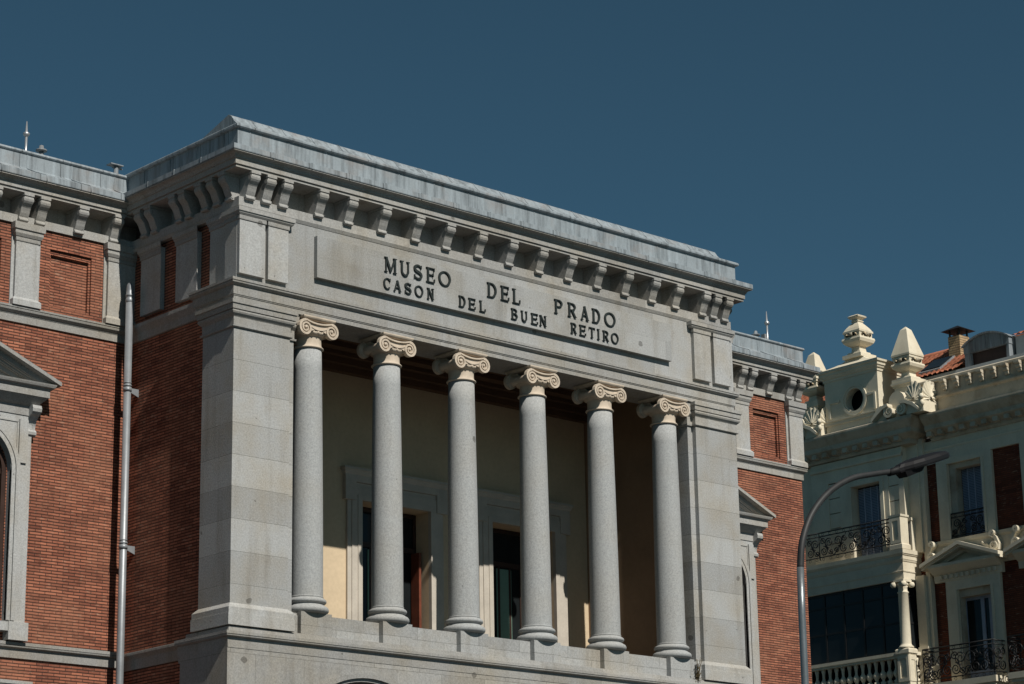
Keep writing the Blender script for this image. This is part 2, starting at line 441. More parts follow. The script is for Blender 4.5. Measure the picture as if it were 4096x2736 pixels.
for k in range(20):                                      # egg band on the echinus
    a = 2 * PI * k / 20
    cm.lathe([(.004, -.035), (.024, -.02), (.03, .005), (.02, .03), (.004, .035)], (x0 + .372 * math.cos(a), AX + .372 * math.sin(a), 6.725), 6)
part('capital', cm, LIME, col0, (x0, AX, .6))
for i in range(1, 6): dup(col0, (2.2 + 2.206 * i, AX, .6), M)
for ch in col0.children: ch.location = (0, 0, 0)

# --- entablature
part('architrave', MB().sweep(upath(-.01, 15.44, 0, 1.45), [(-.98, 7.062), (.015, 7.062), (.015, 7.158), (.03, 7.165), (.03, 7.182), (.045, 7.19), (.045, 7.40), (-.2, 7.405), (-.98, 7.40)]), GRANM, M)
part('architrave_moulding', MB().sweep(upath(-.01, 15.44, 0, 1.5), [(-.1, 7.39), (.06, 7.39), (.085, 7.405), (.115, 7.43), (.12, 7.455), (.105, 7.462), (.105, 7.474), (.125, 7.478), (.125, 7.535), (.10, 7.545), (-.1, 7.56)]), GRANM, M)
part('attic_wall', MB().box(.09, 15.44, 0, .97, 7.5, 9.36), GRANS, M)
pan = part('inscription_panel', MB().box(2.11, 13.15, -.115, -.001, 7.95, 8.90), GRANP, M)

# --- letters: serifed strokes
def bar(x, z0=0.0, z1=1.0, t=.15, top=True, bot=True, s=.075):
    L = [[(x, z0), (x, z1)], t / 2]
    out = [L]
    if bot: out.append([[(x - t / 2 - s, z0 + .025), (x + t / 2 + s, z0 + .025)], .025])
    if top: out.append([[(x - t / 2 - s, z1 - .025), (x + t / 2 + s, z1 - .025)], .025])
    return out
def ell(cx, cz, rx, rz, a0, a1, n=24): return [(cx + rx * math.cos(math.radians(a0 + (a1 - a0) * i / n)), cz + rz * math.sin(math.radians(a0 + (a1 - a0) * i / n))) for i in range(n + 1)]
def wv(n, lo, hi): return [lo + (hi - lo) * abs(math.sin(PI * i / n)) for i in range(n + 1)]
def glyph(c, w):
    S = []
    if c == 'M':
        S = bar(.1, t=.09) + bar(w - .13, t=.14) + [[[(.1, .98), (w / 2, .06)], .075], [[(w / 2, .06), (w - .14, .98)], .045]]
    elif c == 'N':
        S = bar(.1, t=.10) + bar(w - .1, t=.10) + [[[(.11, .97), (w - .11, .03)], .075]]
    elif c == 'U':
        r = (w - .26) / 2
        S = bar(.13, .33, 1, t=.14, bot=False) + bar(w - .12, .33, 1, t=.1, bot=False) + [[ell(w / 2, .36, w / 2 - .125, .30, 180, 360), .06]]
    elif c == 'S':
        pts = ell(w / 2, .735, w / 2 - .09, .21, 25, 250, 18) + ell(w / 2, .275, w / 2 - .07, .22, 70, -155, 18)
        S = [[pts, [.04 + .05 * math.sin(PI * i / 37) for i in range(38)]], [[(w - .09, .72), (w - .07, .97)], .03], [[(.06, .03), (.08, .3)], .03]]
    elif c == 'E':
        S = bar(.15) + [[[(.15, .97), (w - .06, .97)], .03], [[(.15, .52), (w - .14, .52)], .03], [[(.15, .03), (w - .04, .03)], .03],
                        [[(w - .07, .76), (w - .05, 1.0)], .03], [[(w - .06, 0), (w - .03, .26)], .03], [[(w - .15, .40), (w - .15, .64)], .025]]
    elif c == 'L':
        S = bar(.16) + [[[(.15, .03), (w - .04, .03)], .03], [[(w - .06, 0), (w - .03, .28)], .035]]
    elif c == 'T':
        S = bar(w / 2, top=False) + [[[(.04, .97), (w - .04, .97)], .03], [[(.04, .76), (.05, 1)], .03], [[(w - .05, 1), (w - .04, .76)], .03]]
    elif c == 'I': S = bar(w / 2)
    elif c == 'O': S = [[ell(w / 2, .5, w / 2 - .06, .465, 0, 360, 32), [.035 + .04 * abs(math.cos(2 * PI * i / 32)) for i in range(33)]]]
    elif c == 'C': S = [[ell(w / 2 + .02, .5, w / 2 - .07, .465, 42, 318, 28), [.03 + .045 * abs(math.cos(math.radians(42 + 276 * i / 28))) for i in range(29)]], [[(w - .1, .66), (w - .08, .98)], .03]]
    elif c == 'D': S = bar(.16) + [[[(.15, .97)] + ell(.35, .5, w - .42, .465, 90, -90, 20) + [(.15, .03)], [.03] + [.03 + .045 * abs(math.cos(math.radians(90 - 180 * i / 20))) for i in range(21)] + [.03]]]
    elif c in 'PR':
        S = bar(.16) + [[[(.15, .97)] + ell(.36, .735, w - (.43 if c == 'P' else .48), .23, 90, -90, 16) + [(.15, .505)], [.028] + wv(16, .028, .07) + [.028]]]
        if c == 'R': S += [[[(.38, .5), (w - .1, .02)], .07], [[(w - .2, .025), (w - .0, .025)], .025]]
    elif c == 'B': S = bar(.16) + [[[(.15, .97)] + ell(.36, .76, w - .48, .205, 90, -90, 14) + [(.15, .545)], [.028] + wv(14, .028, .065) + [.028]],
                                   [[(.15, .53)] + ell(.38, .28, w - .45, .25, 90, -90, 14) + [(.15, .03)], [.028] + wv(14, .028, .075) + [.028]]]
    elif c == 'A': S = [[[(.10, .03), (w / 2, .99)], .045], [[(w / 2 - .02, .99), (w - .12, .03)], .08], [[(.2, .33), (w - .22, .33)], .028],
                        [[(.0, .025), (.21, .025)], .025], [[(w - .26, .025), (w, .025)], .025]]
    return S
def letter(c, xa, xb, z0, z1):
    h = z1 - z0; w = (xb - xa) / h
    m = MB()
    for k, (pts, ws) in enumerate(glyph(c, w)):
        m.ribbon([(xa + p * h, z0 + q * h) for p, q in pts], [q * h for q in ws] if isinstance(ws, list) else ws * h, fxz, -.150 - .0012 * k, -.1156)
    part('letter', m, BRONZE, pan)
L1 = [('M', 3.994, 4.332), ('U', 4.442, 4.713), ('S', 4.834, 5.082), ('E', 5.204, 5.454), ('O', 5.574, 5.928), ('D', 7.043, 7.331), ('E', 7.466, 7.723), ('L', 7.832, 8.077),
      ('P', 9.17, 9.436), ('R', 9.609, 9.886), ('A', 10.04, 10.30), ('D', 10.41, 10.676), ('O', 10.833, 11.195)]
L2 = [('C', 3.952, 4.165), ('A', 4.25, 4.462), ('S', 4.566, 4.758), ('O', 4.863, 5.104), ('N', 5.232, 5.417), ('D', 6.168, 6.367), ('E', 6.466, 6.673), ('L', 6.799, 6.984),
      ('B', 7.781, 7.979), ('U', 8.096, 8.295), ('E', 8.413, 8.625), ('N', 8.692, 8.894), ('R', 9.693, 9.883), ('E', 9.98, 10.188), ('T', 10.295, 10.492), ('I', 10.566, 10.658), ('R', 10.754, 10.953), ('O', 11.045, 11.284)]
for c, a, b in L1: letter(c, a, b, 8.45, 8.80)
for c, a, b in L2: letter(c, a, b, 8.05, 8.31)

# --- attic pilasters with caps
capp = [(-.03, 8.845), (.025, 8.855), (.03, 8.87), (.03, 8.945), (.05, 8.965), (.07, 9.02), (.085, 9.025), (.085, 9.115), (-.03, 9.118)]
for xa, xb in ((.045, .715), (.80, 1.336), (13.985, 14.585), (14.70, 15.30)):
    p = part('attic_pilaster', MB().box(xa, xb, -.10, -.001, 7.655, 8.846), GRANT, M)
    part('pilaster_capital', MB().sweep([(xa, -.01, -1, 0), (xa, -.10, -1, -1), (xb, -.10, 1, -1), (xb, -.01, 1, 0)], [(d * .7, z) for d, z in capp[:4]] + [(-.03, 8.95)]), GRANM, p)
for xa, xb in ((.045, 1.40), (13.92, 15.36)):
    part('pilaster_entablature', MB().sweep([(xa, -.005, -1, 0), (xa, -.10, -1, -1), (xb, -.10, 1, -1), (xb, -.005, 1, 0)], [(-.09, 8.951), (.02, 8.952), (.05, 8.99), (.055, 9.025), (.075, 9.028), (.075, 9.118), (-.09, 9.12)]), GRANM, M)

# --- left flank of the portico
def flank(sgn, X):
    """brick flank wall; X = outer face of the brick, sgn -1 for left"""
    a, b = (X, X + .6) if sgn < 0 else (X - .6, X)
    fl = part('flank_wall', MB().box(a, b, 1.0, YW + .3, GZ, 7.06), BRICK, M)
    a2, b2 = (X + .06, X + .6) if sgn < 0 else (X - .6, X - .06)
    up = part('attic_flank_wall', MB().box(a2, b2, .972, YW + .3, 7.41, 9.20), BRICK, M)
    o = -1 if sgn < 0 else 1
    band = [(-.1, 6.99), (.0, 6.99), (.04, 7.0), (.04, 7.16), (.06, 7.20), (.10, 7.25), (.13, 7.29), (.13, 7.36), (-.1, 7.38)]
    for ya, yb, fx in ((0.0, .42, .10), (.43, 1.03, .06), (1.52, 2.33, .0), (2.92, 3.70, .0)):
        xo = (.09 + (.05 - fx)) if sgn < 0 else 15.44 - (.05 - fx)
        q0, q1 = (xo, xo + .5) if sgn < 0 else (xo - .5, xo)
        if ya > 1: q0, q1 = (X - .05, X + .2) if sgn < 0 else (X - .2, X + .05)
        p = part('attic_pilaster', MB().box(q0, q1, ya + .003, yb, 7.56, 9.0), GRANT, M)
        lp = [(q0 if sgn < 0 else q1, ya + .003, o, -1), (q0 if sgn < 0 else q1, yb, o, 1)]
        part('pilaster_capital', MB().sweep(lp, [(d * .8, z) for d, z in capp]), GRANM, p)
    fp = [(X, 1.2, o, 0), (X, YW + .2, o, 0)]
    part('string_course', MB().sweep(fp, band[:-2] + [(.13, 7.37), (.03, 7.395), (-.2, 7.41), (-.2, 6.99)][0:3]), GRANM, M)
    part('ledge', MB().sweep(fp, [(-.2, .06), (.06, .05), (.12, .03), (.12, -.02), (.07, -.06), (.03, -.10), (.03, -.32), (-.2, -.33)]), GRANM, M)
    return fl
flank(-1, .14); flank(1, 15.36)

# --- cornice: frieze band, soffit, corona, gutter of zinc
part('frieze_band', MB().sweep(upath(.09, 15.44, 0, YW), [(-.5, 9.12), (.01, 9.12), (.03, 9.16), (.045, 9.19), (.02, 9.195), (.02, 9.40), (-.5, 9.42)]), GRANM, M)
part('bed_wall', MB().sweep(upath(.09, 15.44, .0, YW), [(-.6, 9.30), (-.30, 9.30), (-.30, 9.935), (-.6, 9.935)]), GRANM, M)
corn = [(-.5, 9.93), (.26, 9.93), (.27, 9.935), (.27, 9.966), (.255, 9.97), (.255, 9.998), (.30, 10.0), (.30, 10.124), (.325, 10.13), (.33, 10.16), (.36, 10.20), (.41, 10.225), (.44, 10.23), (.44, 10.25), (-.5, 10.252)]
part('cornice', MB().sweep(upath(.07, 15.44, 0, YW + .2), corn), GRANM, M)
zp = [(-.3, 10.254), (.455, 10.254), (.462, 10.27), (.458, 10.375), (.44, 10.385), (.30, 10.42), (.19, 10.47), (.15, 10.51), (.15, 10.875), (.205, 10.878), (.225, 10.90), (.225, 10.94), (.20, 10.968), (.12, 10.985), (-.3, 11.03)]
ZP = upath(.07, 15.42, 0, YW + .15)
m = MB().sweep(ZP, zp)
for k in range(15):                                       # standing seams of the sheets
    x = .25 + 1.04 * k
    m.box(x - .012, x + .012, -.158, -.10, 10.50, 10.885); m.box(x + .40, x + .424, -.466, -.40, 10.256, 10.388)
    m.box(x - .016, x + .016, -.2, -.1, 10.88, 10.978)
for k in range(4):
    y = .35 + 1.02 * k
    for xx, s in ((.07, -1), (15.42, 1)):
        m.box(min(xx + s * .10, xx + s * .165), max(xx + s * .10, xx + s * .165), y - .014, y + .014, 10.50, 10.885)
        m.box(min(xx + s * .40, xx + s * .468), max(xx + s * .40, xx + s * .468), y + .4, y + .425, 10.256, 10.388)
part('zinc_gutter', m, ZINC, M)
# ridge roof behind the gutter
prof = [(-.10, 10.99), (.0, 11.05), (.10, 11.15), (.18, 11.26), (.28, 11.315), (1.75, 10.9), (1.75, 10.7), (-.1, 10.7)]
m = MB().prism([(y, z) for y, z in prof], lambda p, q, t: (t, p, q), -.02, 15.20)
for k in range(19):
    x = .55 + .8 * k
    m.prism([(y - .004, z + .012) for y, z in prof[:5]] + [(.34, 11.25), (.22, 11.2), (.0, 10.95)], lambda p, q, t: (t, p, q), x - .012, x + .012)
part('zinc_roof', m, ZINC, M)
part('roof_deck', MB().box(.1, 15.4, .9, 16, 10.2, 10.75), ZINC, M)

# --- corbels
def corbel_mesh(zs=0.0):
    m = MB()
    pr = [(.0, 9.855), (.27, 9.855), (.283, 9.84), (.288, 9.80), (.275, 9.755), (.245, 9.715), (.20, 9.675), (.165, 9.63), (.14, 9.575), (.12, 9.52), (.095, 9.47), (.075, 9.435), (.085, 9.405), (.105, 9.385), (.105, 9.36), (.085, 9.345), (.0, 9.34)]
    m.prism([(-.30, 9.855)] + pr[1:-1] + [(.0, 9.34), (.0, 9.41), (-.30, 9.41)], lambda p, q, t: (t, -p, q), -.115, .115, False)
    m.box(-.125, .125, -.295, .295, 9.872, 9.928)
    m.box(-.108, .108, -.275, .295, 9.85, 9.878)
    for sx in (-1, 1):                                   # scroll ends
        m.lathe([(.003, 0), (.055, 0), (.055, .012), (.003, .012)], (sx * .115 - (.012 if sx < 0 else 0), -.225, 9.79), 14, 'x')
        m.lathe([(.003, 0), (.032, 0), (.032, .012), (.003, .012)], (sx * .115 - (.012 if sx < 0 else 0), -.07, 9.40), 10, 'x')
    return m
c0m = corbel_mesh(); 
c0 = part('corbel', MB().add([(v[0] + .32, v[1], v[2]) for v in c0m.v], c0m.f), GRANM, M, (.32, .0, 9.34))
for x in (.75, 1.20, 2.18, 3.005, 3.96, 4.94, 5.86, 6.84, 7.80, 8.76, 9.71, 10.68, 11.62, 12.56, 13.39, 14.37, 14.77, 15.19):
    dup(c0, (x, 0, 9.34), M)
for y in (.27, .73, 1.16, 1.78, 2.15, 3.1, 3.5):
    dup(c0, (.09, y, 9.34), M, -PI / 2); dup(c0, (15.44, y, 9.34), M, PI / 2)

# --- porch interior
D = 4.0
mb = MB()
DO = (3.55, 7.64, 11.765)
mb.holed(rect(1.4, 14.1, .2, 7.9), [rect(c - 1.05, c + 1.075, .2001, 4.27) for c in DO], fxz, D, D + .55)
part('porch_back_wall', mb, STUC, M)
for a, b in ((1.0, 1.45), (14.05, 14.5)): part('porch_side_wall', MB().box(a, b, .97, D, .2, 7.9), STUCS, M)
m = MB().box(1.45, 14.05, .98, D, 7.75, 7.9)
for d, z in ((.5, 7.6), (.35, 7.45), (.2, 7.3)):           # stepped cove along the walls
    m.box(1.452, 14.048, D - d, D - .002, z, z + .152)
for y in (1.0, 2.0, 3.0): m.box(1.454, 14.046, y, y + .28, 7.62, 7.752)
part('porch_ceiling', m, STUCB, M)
def porch_door(c):
    x0, x1 = c - 1.05, c + 1.075
    m = MB()
    for o0, o1, y in ((0, .13, 3.89), (.13, .30, 3.91), (.30, .42, 3.935)):
        for a, b in ((x0 - o1, x0 - o0), (x1 + o0, x1 + o1)): m.box(a, b, y, D - .001, .2, 4.27 + o0)
        m.box(x0 - o1, x1 + o1, y, D - .001, 4.27 + o0, 4.27 + o1)
    for a, b in ((x0 - .52, x0 - .19), (x1 + .19, x1 + .52)): m.box(a, b, 3.875, D - .002, 4.25, 4.80)
    m.sweep([(x0 - .5, D - .002, -1, 0), (x0 - .5, 3.90, -1, -1), (x1 + .5, 3.90, 1, -1), (x1 + .5, D - .002, 1, 0)], [(-.05, 4.695), (.015, 4.695), (.02, 4.86), (.05, 4.90), (.07, 4.96), (.09, 4.965), (.09, 5.03), (-.05, 5.035)])
    d = part('porch_door', m, FRAMS, M)
    m = MB()
    yb = D + .46
    m.box(x0, x0 + .09, yb, yb + .08, .2, 4.26).box(x1 - .09, x1, yb, yb + .08, .2, 4.26).box(x0 + .09, x1 - .09, yb, yb + .08, 4.16, 4.26)
    m.box(x0 + .09, x1 - .09, yb - .02, yb + .082, 3.30, 3.42)
    for xx in (x0 + .66, c - .02, x1 - .72): m.box(xx, xx + .07, yb + .005, yb + .078, .2, 3.30)
    m.box(x0 + .09, x1 - .09, yb + .006, yb + .077, .2, .9)
    part('door_frame', m, WOOD, d)
    part('pane', MB().box(x0 + .09, x1 - .09, yb + .03, yb + .045, .9, 4.16), PANE, d)
    part('door_leaf', MB().box(x1 - .17, x1 - .10, yb - .30, yb - .005, .2, 3.28), WOODR, d)
    part('blind', MB().box(x0 + .62, x0 + 1.12, yb + .012, yb + .028, .6, 3.25), TEAL, d)
for c in DO: porch_door(c)

# --- wings
WIN = {-1: -3.71, 1: 19.19}
def wing(s):
    xa, xb = (-8.2, .45) if s < 0 else (15.05, 22.82)
    cx = WIN[s]
    mir = (lambda x: x) if s < 0 else (lambda x: 15.45 - x)
    def R(a, b): return (a, b) if s < 0 else (mir(b), mir(a))
    pans = [R(-1.96, -.89), R(-4.25, -3.18), R(-6.5, -5.43)]
    holes = [archloop(cx, .88, .52, 3.72), rect(cx - .9, cx + .9, -7.5, -1.4)] + [rect(a, b, 7.52, 8.85) for a, b in pans]
    w = part('wing_wall', MB().holed(rect(xa, xb, GZ, 9.40), holes, fxz, YW, YW + .45), BRICK, M)
    for a, b in pans:
        m = MB().holed(rect(a - .01, b + .01, 7.5, 8.87), [rect(a + .05, b - .05, 7.58, 8.74)], fxz, YW + .05, YW + .12)
        m.box(a - .02, b + .02, YW + .118, YW + .3, 7.45, 8.9)
        part('recessed_brick_panel', m, BRICK, w)
    yb2 = YW + 6
    if s > 0: part('wing_end_wall', MB().box(xb - .5, xb - .001, YW + .451, 15, GZ, 9.95), BRICK, M)
    # string courses and cornice
    def path(o=0.0):
        return [(xa, YW - o, 0, -1), (xb, YW - o, 0, -1)] if s < 0 else [(xa, YW - o, 0, -1), (xb + o, YW - o, 1, -1), (xb + o, YW + 8, 1, 0)]
    part('ledge', MB().sweep(path(), [(-.2, .115), (.10, .10), (.12, .09), (.12, .03), (.105, .027), (.105, .018), (.12, .012), (.115, -.01), (.07, -.03), (.045, -.035), (.04, -.23), (-.2, -.235)]), GRANM, M)
    part('string_course', MB().sweep(path(), [(-.2, 7.385), (.10, 7.375), (.13, 7.365), (.13, 7.325), (.115, 7.32), (.115, 7.305), (.13, 7.30), (.12, 7.26), (.08, 7.225), (.05, 7.21), (.05, 7.185), (.04, 7.18), (.04, 7.02), (-.2, 7.015)]), GRANM, M)
    part('frieze_band', MB().sweep(path(), [(-.5, 9.25), (.05, 9.25), (.05, 9.44), (-.5, 9.46)]), GRANM, M)
    part('bed_wall', MB().sweep(path(), [(-.6, 9.36), (-.28, 9.36), (-.28, 9.89), (-.6, 9.892)]), GRANM, M)
    part('cornice', MB().sweep(path(.03), [(-.5, 9.888), (.26, 9.888), (.27, 9.893), (.27, 9.924), (.255, 9.928), (.255, 9.957), (.30, 9.96), (.30, 10.06), (.325, 10.066), (.33, 10.09), (.36, 10.12), (.41, 10.15), (.44, 10.158), (.44, 10.178), (-.5, 10.18)]), GRANM, M)
    m = MB().sweep(path(.03), [(-.2, 10.185), (.455, 10.185), (.462, 10.2), (.458, 10.325), (.44, 10.338), (.25, 10.42), (.13, 10.49), (.12, 10.52), (.12, 10.84), (.15, 10.85), (.165, 10.87), (.15, 10.915), (.10, 10.93), (-.2, 10.97)])
    k = 0
    while True:
        x = (xb - .9 - 1.13 * k) if s < 0 else (xb - .55 - 1.13 * k)
        if x < xa + .3: break
        m.box(x - .012, x + .012, YW - .03 - .128, YW - .1, 10.51, 10.845)
        m.tube([(x + .0, YW - .15, 10.512), (x + .14, YW - .27, 10.438), (x + .30, YW - .46, 10.35), (x + .31, YW - .492, 10.32), (x + .31, YW - .494, 10.19)], .011, 6)
        k += 1
    part('zinc_gutter', m, ZINC, M)
    part('roof_deck', MB().box(xa, xb - .3, YW + .3, 15, 10.2, 10.9), ZINC, M)
    # corbels
    xs = (-2.72, -2.30, -1.31, -.385, -5.0, -4.6, -6.1, -3.5, -7.4) if s < 0 else (20.29, 20.70, 21.50, 22.32, 22.72, 17.95, 18.35, 19.3, 16.2)
    for x in xs: dup(c0, (x, YW - .03, 9.295), M, 0, (1, 1, 1))
    if s > 0:
        for y in (4.75, 5.2, 6.2, 7.2): dup(c0, (xb + .03, y, 9.295), M, PI / 2)
    # attic pilasters
    for a, b in (R(-.51, .24), R(-2.87, -2.30), R(-5.15, -4.58), R(-7.42, -6.85)):
        a2, b2 = a, b
        p = part('wing_pilaster', MB().box(a2, b2, YW - .10, YW + .05, 7.376, 9.248), GRANT, M)
        part('pilaster_backing', MB().box(a2 - .075, b2 + .075, YW - .03, YW + .05, 7.377, 9.247), GRANT, p)
        lp = [(a2, YW - .031, -1, 0), (a2, YW - .10, -1, -1), (b2, YW - .10, 1, -1), (b2, YW - .031, 1, 0)]
        part('pilaster_capital', MB().sweep(lp, [(-.03, 8.83), (.015, 8.84), (.02, 8.855), (.02, 8.925), (.035, 8.94), (.06, 8.99), (.065, 9.0), (.065, 9.085), (.095, 9.095), (.10, 9.246), (-.03, 9.247)]), GRANM, p)
        part('pilaster_base', MB().sweep(lp, [(-.03, 7.378), (.065, 7.378), (.065, 7.50), (.05, 7.52), (.0, 7.57), (-.03, 7.57)]), GRANT, p)
    # window surround
    def bx(m, a, b, y0, y1, z0, z1): return m.box(cx + a, cx + b, y0, y1, z0, z1)
    m = MB()
    m.holed(rect(cx - 1.28, cx + 1.28, .501, 4.95), [archloop(cx, .90, .502, 3.72)], fxz, YW - .16, YW + .02)
    for r0, r1, y in ((.90, .99, YW - .19), (1.0, 1.10, YW - .205)):
        m.ribbon([(cx - (r0 + r1) / 2, .52), (cx - (r0 + r1) / 2, 3.72)] + arc(cx, 3.72, (r0 + r1) / 2, 180, 0, 24) + [(cx + (r0 + r1) / 2, .52)], (r1 - r0) / 2, fxz, y, YW - .1)
    for q in (-1, 1):
        a, b = sorted((q * 1.05, q * 1.24)); bx(m, a, b, YW - .2, YW - .1, 3.9, 4.85)
        a, b = sorted((q * 1.13, q * 1.39)); bx(m, a, b, YW - .11, YW + .021, .503, 4.86)
        a, b = sorted((q * .95, q * 1.42)); bx(m, a, b, YW - .22, YW + .022, .118, .50)
        # triangular spandrel rims
        m.ribbon([(cx + q * 1.02, 4.80), (cx + q * 1.02, 4.1)] + arc(cx, 3.72, 1.09, 20 if q > 0 else 160, 68 if q > 0 else 112, 8) + [(cx + q * .4, 4.80), (cx + q * 1.02, 4.80)], .016, fxz, YW - .178, YW - .15)
    bx(m, -.95, .95, YW - .2, YW + .023, .30, .49)
    win = part('arched_window', m, GRANT, M)
    m = MB()
    pts = [(cx - .83, .53), (cx - .83, 3.72)] + arc(cx, 3.72, .83, 180, 0, 22) + [(cx + .83, 3.72), (cx + .83, .53)]
    m.ribbon(pts, .05, fxz, YW + .02, YW + .16)
    m.ribbon([(p + (cx - p) * .11, q) for p, q in pts], .035, fxz, YW + .08, YW + .2)
    m.box(cx - .8, cx + .8, YW + .07, YW + .19, 3.66, 3.78); m.box(cx - .04, cx + .04, YW + .072, YW + .192, .53, 3.7); m.box(cx - .8, cx + .8, YW + .074, YW + .194, .53, .8)
    for z in (1.7, 2.7): m.box(cx - .8, cx + .8, YW + .1, YW + .17, z, z + .05)
    part('window_frame', m, WOOD, win)
    part('pane', MB().prism(archloop(cx, .86, .53, 3.72), fxz, YW + .15, YW + .165), PANE, win)
    # frieze, consoles, pediment
    m = MB()
    lp = [(cx - 1.36, YW + .02, -1, 0), (cx - 1.36, YW - .16, -1, -1), (cx + 1.36, YW - .16, 1, -1), (cx + 1.36, YW + .02, 1, 0)]
    m.sweep(lp, [(-.1, 4.951), (.02, 4.951), (.02, 5.15), (.10, 5.2), (.24, 5.34), (.26, 5.345), (.26, 5.50), (.28, 5.51), (.28, 5.53), (.34, 5.56), (.36, 5.60), (.37, 5.63), (-.1, 5.64)])
    # raking cornice: stacked sloping slabs
    hwp, zt, ap = 1.82, 5.66, 6.42
    sl = (ap - zt) / hwp
    for (t0, t1, y) in ((.0, .085, YW - .56), (.085, .20, YW - .38), (.20, .222, YW - .35), (.222, .265, YW - .30), (.265, .285, YW - .26)):
        h = hwp - (YW - .56 - y) * -.6
        top = [(cx - h, ap - sl * h - t0 + .04), (cx, ap - t0 + .04), (cx + h, ap - sl * h - t0 + .04)]
        bot = [(cx + h, ap - sl * h - t1 + .04), (cx, ap - t1 + .04), (cx - h, ap - sl * h - t1 + .04)]
        m.prism(top + bot, fxz, y, YW + .021)
    m.holed([(cx - 1.55, 5.641), (cx + 1.55, 5.641), (cx, 5.641 + 1.55 * sl)], [[(cx - .9, 5.70), (cx + .9, 5.70), (cx, 5.70 + .9 * sl)]], fxz, YW - .20, YW + .019)
    m.prism([(cx - 1.2, 5.642), (cx + 1.2, 5.642), (cx, 5.642 + 1.2 * sl)], fxz, YW - .12, YW + .018)
    part('pediment', m, GRANM, win)
    for q in (-1, 1):
        xx = cx + q * 1.37
        m = MB()
        pr = [(.02, 5.19), (.30, 5.19), (.36, 5.17), (.385, 5.10), (.37, 5.03), (.32, 4.98), (.24, 4.94), (.17, 4.86), (.13, 4.76), (.12, 4.68), (.16, 4.66), (.19, 4.62), (.18, 4.56), (.13, 4.53), (.02, 4.54)]
        m.prism(pr, lambda p, u, t: (t, YW - p + .03, u), xx - .11, xx + .11)
        part('console', m, GRANT, win)
    # storey below: flat cornice and glazed opening
    m = MB()
    lp = [(cx - 1.36, YW + .02, -1, 0), (cx - 1.36, YW - .1, -1, -1), (cx + 1.36, YW - .1, 1, -1), (cx + 1.36, YW + .02, 1, 0)]
    m.sweep(lp, [(-.1, -1.3), (.04, -1.3), (.05, -.95), (.12, -.9), (.16, -.82), (.18, -.80), (.18, -.73), (-.1, -.70)])
    for q in (-1, 1):
        a, b = sorted((q * .9, q * 1.3)); bx(m, a, b, YW - .1, YW + .02, -7.5, -1.301)
    lw = part('lower_window', m, GRAN, M)
    part('pane', MB().box(cx - .9, cx + .9, YW + .2, YW + .22, -7.5, -1.4), PANE, lw)
    return w
wing(-1); wing(1)
part('rear_hall', MB().box(-8.1, 22.6, 14.5, 15.4, GZ, 10.1), BRICK, M)
# dark rooms behind the glazing, so windows do not look straight through
part('room_lining', MB().box(1.0, 14.4, 5.6, 5.7, GZ, 8).box(-7.9, .2, 5.6, 5.7, GZ, 8).box(15.5, 22.2, 5.6, 5.7, GZ, 8), DARK, M)

# --- drainpipe
px, py = -.15, 3.76
m = MB().tube([(px, py, GZ + .1), (px, py, 7.92)], .083, 18)
pr = [(.083, 7.85), (.092, 7.86), (.092, 7.93), (.083, 7.94), (.083, 7.99), (.095, 8.0), (.095, 8.03), (.085, 8.04), (.082, 8.15), (.075, 8.22), (.06, 8.28), (.035, 8.315), (.01, 8.33)]
m.lathe(pr, (px, py, 0), 18)
for z in (5.85, 2.33, -1.2, -4.7):
    m.lathe([(.08, z + .07), (.095, z + .07), (.1, z + .085), (.095, z + .1), (.08, z + .1)], (px, py, 0), 18)
    m.lathe([(.08, z + .14), (.092, z + .14), (.092, z + .16), (.08, z + .16)], (px, py, 0), 18)
dp = part('drainpipe', m, PIPE, M)
for z in (5.85, 2.33, -1.2, -4.7):
    m = MB().lathe([(.082, z - .045), (.097, z - .045), (.097, z + .045), (.082, z + .045)], (px, py, 0), 18)
    m.prism([(px + .06, z + .045), (px + .41, z + .045), (px + .41, z - .21), (px + .33, z - .15), (px + .06, z - .045)], fxz, py - .014, py + .014)
    m.lathe([(.003, 0), (.03, 0), (.03, .036), (.003, .036)], (px + .34, py - .018, z - .06), 10, 'y')
    part('pipe_bracket', m, PIPE, dp)

# --- roof rods and vents of the museum
def rod(x, y, z0, z1):
    m = MB().tube([(x, y, z0 - .5), (x, y, z0 + (z1 - z0) * .6)], .03, 8).lathe([(.03, z0 + (z1 - z0) * .55), (.075, z0 + (z1 - z0) * .6), (.08, z0 + (z1 - z0) * .65), (.03, z0 + (z1 - z0) * .7), (.012, z1)], (x, y, 0), 10)
    part('lightning_rod', m, FOIL, M)
rod(-2.2, 5, 11.2, 12.02); rod(23.6 - 1.1, 4.95, 11.2, 12.15)
def vent(x, y, z, flat=False):
    m = MB().tube([(x, y, z - .6), (x, y, z + .2)], .055, 10)
    if flat: m.box(x - .2, x + .14, y - .1, y + .1, z + .2, z + .225).box(x - .1, x + .16, y - .02, y + .02, z + .14, z + .17)
    else: m.lathe([(.03, z + .14), (.13, z + .15), (.13, z + .18), (.06, z + .2), (.05, z + .28), (.01, z + .3)], (x, y, 0), 10)
    part('roof_vent', m, ZINCD, M)
vent(-1.8, 5, 11.25); vent(.19, 5, 11.3, True); vent(22.05, 5, 11.2)
m = MB().box(22.36, 22.5, 4.93, 5.07, 10.8, 11.45)
part('roof_vent', m, ZINCD, M)

